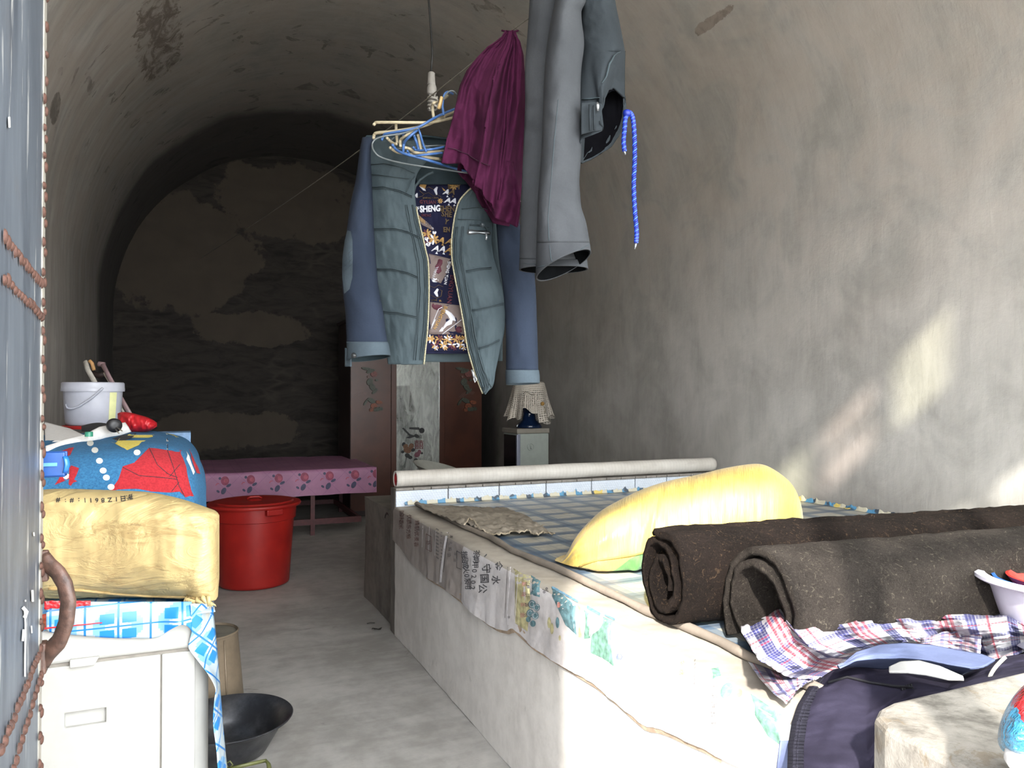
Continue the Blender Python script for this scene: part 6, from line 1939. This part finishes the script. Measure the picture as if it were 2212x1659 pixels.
sp_ = []
for k in range(121):
    t = k/120; a = t*2*pi*3.6
    sp_.append(cc_+Vector((.008+.0185*cos(a), .0185*sin(a), lerp(Lz(208), Lz(237), t))))
spm2 = MB().tube(sp_, .0052, 8)
for s in (-1, 1): spm2.tube([cc_+Vector((.006+s*.010, 0, Lz(204))), cc_+Vector((.006+s*.010, 0, Lz(211)))], .0045, 8)
spm2.build('spiral_tube', M['lampglass'], bulb)

# ---------------- bundle of hangers
M['cream'] = plain('cream_plastic', '#9c9179', .5, .1); M['hblue'] = plain('blue_hanger_plastic', '#335485', .5, .1); M['hgrey'] = plain('grey_wire', '#54595a', .4, .1)
def hanger(label, mat, strokes, d, r=.0032):
    t = thing('clothes_hanger', label, 'hanger', P(strokes[0][1][0][0], strokes[0][1][0][1], d), 'hangers bundled above the jacket')
    for nm, pts in strokes:
        n_ = max(10, len(pts)*6)
        path = []
        for k in range(n_+1):
            q = spline(pts, k/n_); e = max(0, min(1, (q[0]-925)/60))
            path.append(P(q[0], q[1], d+.012*sin(k*.2)+.13*e*e*(3-2*e)))
        MB().tube(path, r, 7).build(nm, mat, t)
hanger('cream hanger with its straight arm topmost in the bundle', M['cream'], [('bar', [(808, 269), (811, 266), (816, 264.5), (854, 264.5), (918, 265), (940, 263), (968, 257), (1010, 246)]), ('strut', [(855, 265), (856, 285), (858, 308)]), ('hook', [(937, 256), (935, 240), (935, 226), (938, 222), (944, 221)])], 2.06, .0042)
hanger('cream hanger whose thick bent tip lies just under the topmost arm', M['cream'], [('bar', [(807, 298), (809, 291), (816, 287), (857, 283), (918, 271), (969, 246), (1000, 232)]), ('hook', [(959, 256), (957, 240), (955, 228), (957, 215), (966, 207)])], 2.08, .0045)
hanger('bright blue hanger crossing over the cream arms', M['hblue'], [('bar', [(825, 302), (829, 293), (834, 289), (869, 283), (903, 275), (938, 255), (971, 240), (1010, 225)]), ('strut', [(870, 283), (871, 293)]), ('hook', [(958, 248), (956, 225), (960, 205), (968, 199), (978, 203)])], 2.04, .0036)
hanger('short cream hanger with a bent shoulder in the middle of the bundle', M['cream'], [('bar', [(865, 316), (865, 304), (870, 298), (880, 291), (896, 281)]), ('strut', [(903, 292), (906, 308), (909, 324)]), ('lower_bar', [(876, 319), (884, 321), (892, 327), (900, 330), (930, 329), (956, 327), (990, 325)])], 2.03, .0040)
hanger('blue hanger with its long lower arm sloping down right', M['hblue'], [('bar', [(871, 332), (872, 314), (876, 304), (886, 294), (901, 281)]), ('lower_bar', [(848, 313), (853, 320), (860, 326), (880, 334), (918, 344), (960, 357), (1012, 372)]), ('strut', [(894, 292), (900, 308), (904, 322)])], 2.02, .0038)
hanger('grey wire hanger making the widest loop round the bundle', M['hgrey'], [('wire', [(903, 277), (870, 288), (831, 294), (811, 301), (804, 313), (809, 328), (826, 341), (872, 353), (949, 365), (1012, 374)]), ('hook', [(958, 214), (964, 204), (971, 197), (980, 197), (986, 204)])], 2.00, .0022)
hanger('cream hanger lowest in the bundle, ending under the red shirt', M['cream'], [('bar', [(836, 298), (842, 304), (850, 310), (858, 311)]), ('lower_bar', [(843, 319), (848, 323), (856, 328), (880, 333), (918, 339), (952, 344), (990, 350), (1000, 354)])], 2.05, .0040)
hanger('thin blue hanger with notched ends low in the bundle', M['hblue'], [('bar', [(880, 326), (884, 333), (892, 337), (920, 334), (956, 330)]), ('lower_bar', [(893, 318), (898, 324), (908, 325), (935, 322), (960, 317)]), ('tie', [(903, 277), (908, 290), (914, 312), (921, 328)])], 2.01, .0030)
hanger('small dark wire hanger looping inside the bundle', M['hgrey'], [('wire', [(903, 276), (880, 285), (858, 294), (846, 302), (846, 312), (856, 320), (880, 320), (930, 315), (980, 314)]), ('tie', [(905, 280), (912, 300), (920, 326)])], 2.07, .0018)
pgm = thing('clothes_peg', 'wooden clothes peg standing up among the hanger hooks', 'peg', P(952, 222, 2.05))
MB().tube([P(954, 209, 2.05), P(951, 222, 2.05), P(947, 235, 2.05)], .0042, 6).build('peg_half', plain('peg_wood', '#9c8257', .7), pgm)
MB().tube([P(955, 211, 2.058), P(953, 222, 2.058), P(950, 234, 2.058)], .0035, 6).build('peg_half', plain('peg_wood_dark', '#7d663f', .7), pgm)

# ------------------------------------------------------------------ right foreground: plaid bag, clothes, tub, bottle bag
mm = M_('plaid_weave')
u, v, _ = mm.xyz('UV')
def stripes(c, tab, w=.02):
    r = None
    for a, b in tab:
        q = c.band(a, b); r = q if r is None else r.max(q)
    return r
fu, fv = (u*7.5).frac(), (v*4.5).frac()
ck = (((u*330).sin()*.5+.5)*((v*330).sin()*.5+.5)).gt(.25)
nvu = stripes(fu, [(.10, .24), (.62, .74)]); rdu = stripes(fu, [(.30, .34), (.37, .41), (.44, .48), (.86, .89)])
nvv = stripes(fv, [(.15, .24), (.60, .70)]); rdv = stripes(fv, [(.32, .35), (.40, .43), (.84, .87)])
ckk = mm.voronoi(1.0, mm.vec(u*190.0, v*110.0), rnd=0.0).lt(.42)
c = mm.mix(mm.noise(6, 4).smooth(.3, .7), '#9d9aa0', '#b0adb2')
c = mm.mix(nvv*(ckk*.6+.25), c, '#33356a'); c = mm.mix(nvu*(ckk*.35+.6), c, '#2c2e62')
c = mm.mix(rdv*(ckk*.7), c, '#9a2c40'); c = mm.mix(rdu*(ckk*.3+.55), c, '#97283c')
M['plaid'] = mm.set(c, .6, mm.noise(7, 5), .3, .006)
def draped(T, B, L, R, zf, nu=90, nv=60, lift=.0, plane=KZ+.02):
    """cloth lying on a level surface: measured outline, own heights"""
    def fn(u, v):
        t, b, l, r = poly(T, u), poly(B, u), poly(L, v), poly(R, v)
        q = [(1-v)*t[k]+v*b[k]+(1-u)*l[k]+u*r[k]-((1-u)*(1-v)*T[0][k]+u*(1-v)*T[-1][k]+(1-u)*v*B[0][k]+u*v*B[-1][k]) for k in (0, 1)]
        return PA(q[0], q[1], 'Z', plane+zf(u, v))
    m = MB(); m.grid(fn, nu, nv); return m
plaid = thing('plaid_bag', 'collapsed white plastic bag woven in navy and red plaid below the felt rolls', 'bag', PA(1900, 1420, 'Z', KZ+.02))
T1 = [(1600, 1352), (1640, 1338), (1680, 1306), (1712, 1352), (1760, 1335), (1830, 1322), (1910, 1302), (1960, 1310), (2020, 1305), (2090, 1309), (2170, 1310), (2215, 1345)]
B1 = [(1762, 1468), (1800, 1450), (1850, 1420), (1900, 1404), (1960, 1400), (2010, 1406), (2060, 1416), (2110, 1424), (2140, 1426), (2180, 1420), (2215, 1405), (2225, 1400)]
L1 = [(1600, 1352), (1602, 1365), (1640, 1425), (1700, 1462), (1762, 1468)]
R1 = [(2215, 1345), (2222, 1370), (2225, 1400)]
def z1(u, v):
    h = .075*sin(pi*min(1, v*1.1+.05))+.045*(1-v)
    h += .022*nz(u*11, v*4, 2)+.012*fz(u*16+v*7, v*12-u*5, 3)
    h += .045*exp(-((u-.22)/.06)**2)*(1-v)*.8
    h -= .05*exp(-((u-.62-.1*v)/.10)**2-((v-.45)/.16)**2)
    return max(.004, h)
p1_ = draped(T1, B1, L1, R1, z1, 130, 60)
p1_.uv = [(a*.45, b*.34+.10*a) for a, b in p1_.uv]
p1_.build('bag_top', M['plaid'], plaid, solid=.002, offset=1)
T2 = [(1615, 1428), (1640, 1436), (1700, 1460), (1760, 1466)]
B2 = [(1700, 1520), (1708, 1512), (1716, 1500), (1735, 1478)]
L2 = [(1615, 1428), (1640, 1465), (1672, 1500), (1700, 1520)]
R2 = [(1760, 1466), (1750, 1470), (1742, 1474), (1735, 1478)]
p2_ = draped(T2, B2, L2, R2, lambda u, v: .006+.022*sin(pi*v)*sin(pi*min(1, u+.1))+.008*nz(u*6, v*8)+.016*u, 50, 40)
p2_.uv = [(a*.20+.1, b*.2) for a, b in p2_.uv]
p2_.build('bag_corner', M['plaid'], plaid, solid=.002, offset=1)
T3 = [(1990, 1378), (2040, 1366), (2090, 1360), (2120, 1362)]
B3 = [(1985, 1400), (2030, 1398), (2080, 1406), (2118, 1420)]
# handle hem folded in the hollow
p3_ = draped(T3, B3, [T3[0], B3[0]], [T3[-1], B3[-1]], lambda u, v: .075+.012*sin(u*8)+.01*nz(u*9, v*9), 40, 20)
p3_.uv = [(b*.3, a*.4) for a, b in p3_.uv]
p3_.build('folded_flap', M['plaid'], plaid, solid=.002, offset=1)

# pale blue garment on the bag
M['pblue'] = cloth('pale_blue_cloth', '#4d546e', '#5f6785', 1.0, .85)
M['pwhite'] = cloth('white_cotton', '#8f8d8b', '#a09e9b', 1.0, .85)
T4 = [(1812, 1440), (1850, 1408), (1900, 1392), (1950, 1388), (2010, 1392), (2070, 1404), (2120, 1412), (2150, 1424)]
B4 = [(1812, 1440), (1860, 1442), (1905, 1446), (1940, 1444), (1990, 1448), (2030, 1456), (2070, 1462), (2090, 1452)]
def z4(u, v): return .085*min(1, (1-v)*1.5+.35)+.010*sin(u*7+v*3)*v+.003*fz(u*3, v*3)
p4_ = draped(T4, B4, [T4[0], B4[0]], [(2150, 1424), (2130, 1436), (2110, 1445), (2090, 1452)], z4, 80, 30, plane=KZ+.03)
gb = thing('shirt', 'pale blue shirt with a white inside lying between the plaid bag and dark trousers', 'shirt', PA(1950, 1430, 'Z', KZ+.03))
p4_.build('shirt_body', M['pblue'], gb, solid=.004, offset=1)
T5 = [(1920, 1440), (1945, 1428), (1985, 1426), (2030, 1438), (2080, 1460)]
B5 = [(1920, 1450), (1960, 1450), (2000, 1455), (2050, 1466), (2082, 1466)]
draped(T5, B5, [T5[0], B5[0]], [T5[-1], B5[-1]], lambda u, v: .09+.008*sin(u*5), 40, 12, plane=KZ+.035).build('white_inside', M['pwhite'], gb, solid=.004, offset=1)

# dark trousers with elastic waist, hanging over the edge
M['dk'] = cloth('dark_violet_cloth', '#221f2c', '#302d3c', .9, .8, .3)
M['dk2'] = cloth('black_elastic', '#1b1a22', '#2a2932', 1.5, .9)
dt = thing('trousers', 'dark violet trousers with elastic waist hanging over the platform edge by the concrete block', 'trousers', PA(1850, 1540, 'Z', KZ+.05))
T6 = [(1775, 1462), (1800, 1446), (1840, 1437), (1890, 1440), (1950, 1446), (2010, 1452), (2070, 1462), (2095, 1450), (2120, 1434), (2170, 1418), (2225, 1410)]
L6 = [(1775, 1462), (1762, 1480), (1742, 1520), (1728, 1560), (1722, 1610), (1724, 1680)]
B6 = [(1724, 1680), (1760, 1682), (1820, 1682), (1880, 1680), (1950, 1560), (2050, 1520), (2225, 1480)]
R6 = [(2225, 1410), (2225, 1440), (2225, 1480)]
def fn6(u, v):
    t, b, l, r = poly(T6, u), poly(B6, u), poly(L6, v), poly(R6, v)
    q = [(1-v)*t[k]+v*b[k]+(1-u)*l[k]+u*r[k]-((1-u)*(1-v)*T6[0][k]+u*(1-v)*T6[-1][k]+(1-u)*v*B6[0][k]+u*v*B6[-1][k]) for k in (0, 1)]
    d = lerp(1.66, 1.60, u)-lerp(.0, .42, v)*(1-.35*u)
    d -= .020*fz(u*3.0, v*3.2, 5)+.012*sin(v*7+u*9)*(.4+.6*v)+.03*sin(pi*min(1, u*2.2))*sin(pi*min(1, v*1.1))
    return P(q[0], q[1], d)
m6 = MB(); m6.grid(fn6, 110, 80)
b6 = m6.bvh()
lay_line(m6, b6, [(1790, 1478), (1830, 1466), (1880, 1478), (1930, 1486), (1975, 1490)], 1.3, 1, .002)
for k in range(14): lay(m6, b6, ell(1950+k*1.6-2*(k % 3), 1489-k*.7+2*(k % 2), 2.2, 1.5, 7), 1, .003, 9)
m6.build('cloth', [M['dk'], plain('black_thread', '#0f0e14', .9)], dt, solid=.004, offset=1)
wbm = MB()
wl1 = [(1775, 1462), (1752, 1484), (1730, 1520), (1716, 1560), (1708, 1610), (1706, 1680)]
def waist(u, v):
    a = poly(wl1, v); w = 30+6*v
    rip = .0035*sin(v*2*pi*34)+.002*sin(v*2*pi*61+2)
    # two rows of elastic with a groove between
    gr = -.005*exp(-((u-.5)/.07)**2)
    d = lerp(1.655, 1.215, v)-.022*sin(pi*u)-rip*min(1, .3+abs(u-.0))-gr
    return P(a[0]-6+w*u, a[1]+5*u*(1-v), d)
wbm.grid(waist, 24, 300)
wbm.build('elastic_waist', M['dk2'], dt, solid=.004, offset=1)
MB().tube([P(*spline([(2172, 1419), (2155, 1436), (2143, 1452), (2137, 1466), (2138, 1476)], k/16), 1.47) for k in range(17)], .0035, 7).build('drawstring', plain('cream_drawstring', '#b8b3a0', .8), dt)
lg = MB(); lg.grid(lambda u, v: P(lerp(1672, 1716, u)+lerp(12, 0, v)*(1-u), lerp(1600, 1700, v), 1.36+.02*u-.01*sin(v*5)), 10, 16)
lg.build('blue_lining', M['pblue'], dt, solid=.003)

# white tub with a blue and red content
tc = P(2232, 1285, 1.78)
tubc = P(2300, 1345, 1.80)
tub = thing('plastic_tub', 'white plastic wash tub standing on the grey felt roll at the right edge', 'tub', (tubc.x, tubc.y, KZ+.10))
rimz = P(2300, 1258, 1.80).z
M['tubw'] = plain('white_tub_plastic', '#c4c0cc', .35, .03)
tcv = Vector((tubc.x, tubc.y, rimz))
MB().lathe([(.0, -.155), (.105, -.155), (.112, -.15), (.152, -.02), (.155, -.008), (.178, -.004), (.187, .002), (.186, .010), (.176, .014), (.162, .010), (.148, -.02), (.11, -.14), (.0, -.145)], tcv, 60).build('tub_body', M['tubw'], tub, angle=60)
cup = thing('plastic_bowl', 'blue bowl nested inside the white tub', 'bowl', tcv+Vector((0, 0, -.03)))
MB().lathe([(.0, -.09), (.09, -.09), (.143, -.006), (.147, .0), (.141, .001), (.085, -.08), (.0, -.08)], tcv+Vector((0, 0, .004)), 48).build('bowl_body', plain('blue_bowl_plastic', '#2c5fae', .3), cup, angle=60)
cup2 = thing('plastic_bowl', 'red bowl nested inside the blue bowl in the white tub', 'bowl', tcv+Vector((.02, 0, -.02)))
MB().lathe([(.0, -.07), (.07, -.07), (.118, -.004), (.121, .0), (.115, .001), (.065, -.06), (.0, -.06)], tcv+Vector((.012, .004, .006)), 48).build('bowl_body', plain('red_bowl_plastic', '#b32b24', .3), cup2, angle=60)

# clear bag with blue and red things on the block
mm = M_('glossy_blue_bag'); x, y, z = mm.xyz()
c = mm.mix((z+x*.1+mm.noise(20, 4)*.05).gt(NZ+.252), mm.mix(mm.noise(14, 5).smooth(.3, .7), '#2e6d8c', '#4a8ba8'), '#9c2b2e')
M['bbag'] = mm.set(c, .15, mm.noise(14, 5, .6, dist=1.2), .9, .02)
rowsb = [(1462, 2235, 2262, .93, .04), (1485, 2206, 2275, .93, .07), (1510, 2185, 2285, .93, .085), (1545, 2166, 2290, .93, .095), (1580, 2156, 2292, .93, .10), (1605, 2156, 2290, .93, .10), (1625, 2170, 2285, .93, .09), (1640, 2205, 2270, .93, .06)]
bbm = body(rowsb, 'y', 60, 50, 2.2, lambda u, v: .006*fz(u*8, v*8)+.003*fz(u*22, v*20, 3))
bbt = thing('plastic_bag', 'glossy blue and red plastic bag on the concrete block at the right edge', 'plastic bag', P(2225, 1640, .93))
bbm.build('bag_body', M['bbag'], bbt)
tag(MB().lathe([(.001, 0), (.016, .003), (.021, .012), (.019, .024), (.009, .031), (.001, .032)], P(2216, 1648, .86)+Vector((0, 0, -.012)), 24, wob=.2).build('white_pebble', plain('white_stone', '#b9b6b4', .6), None), 'small rounded white lump beside the glossy blue and red bag', 'lump')
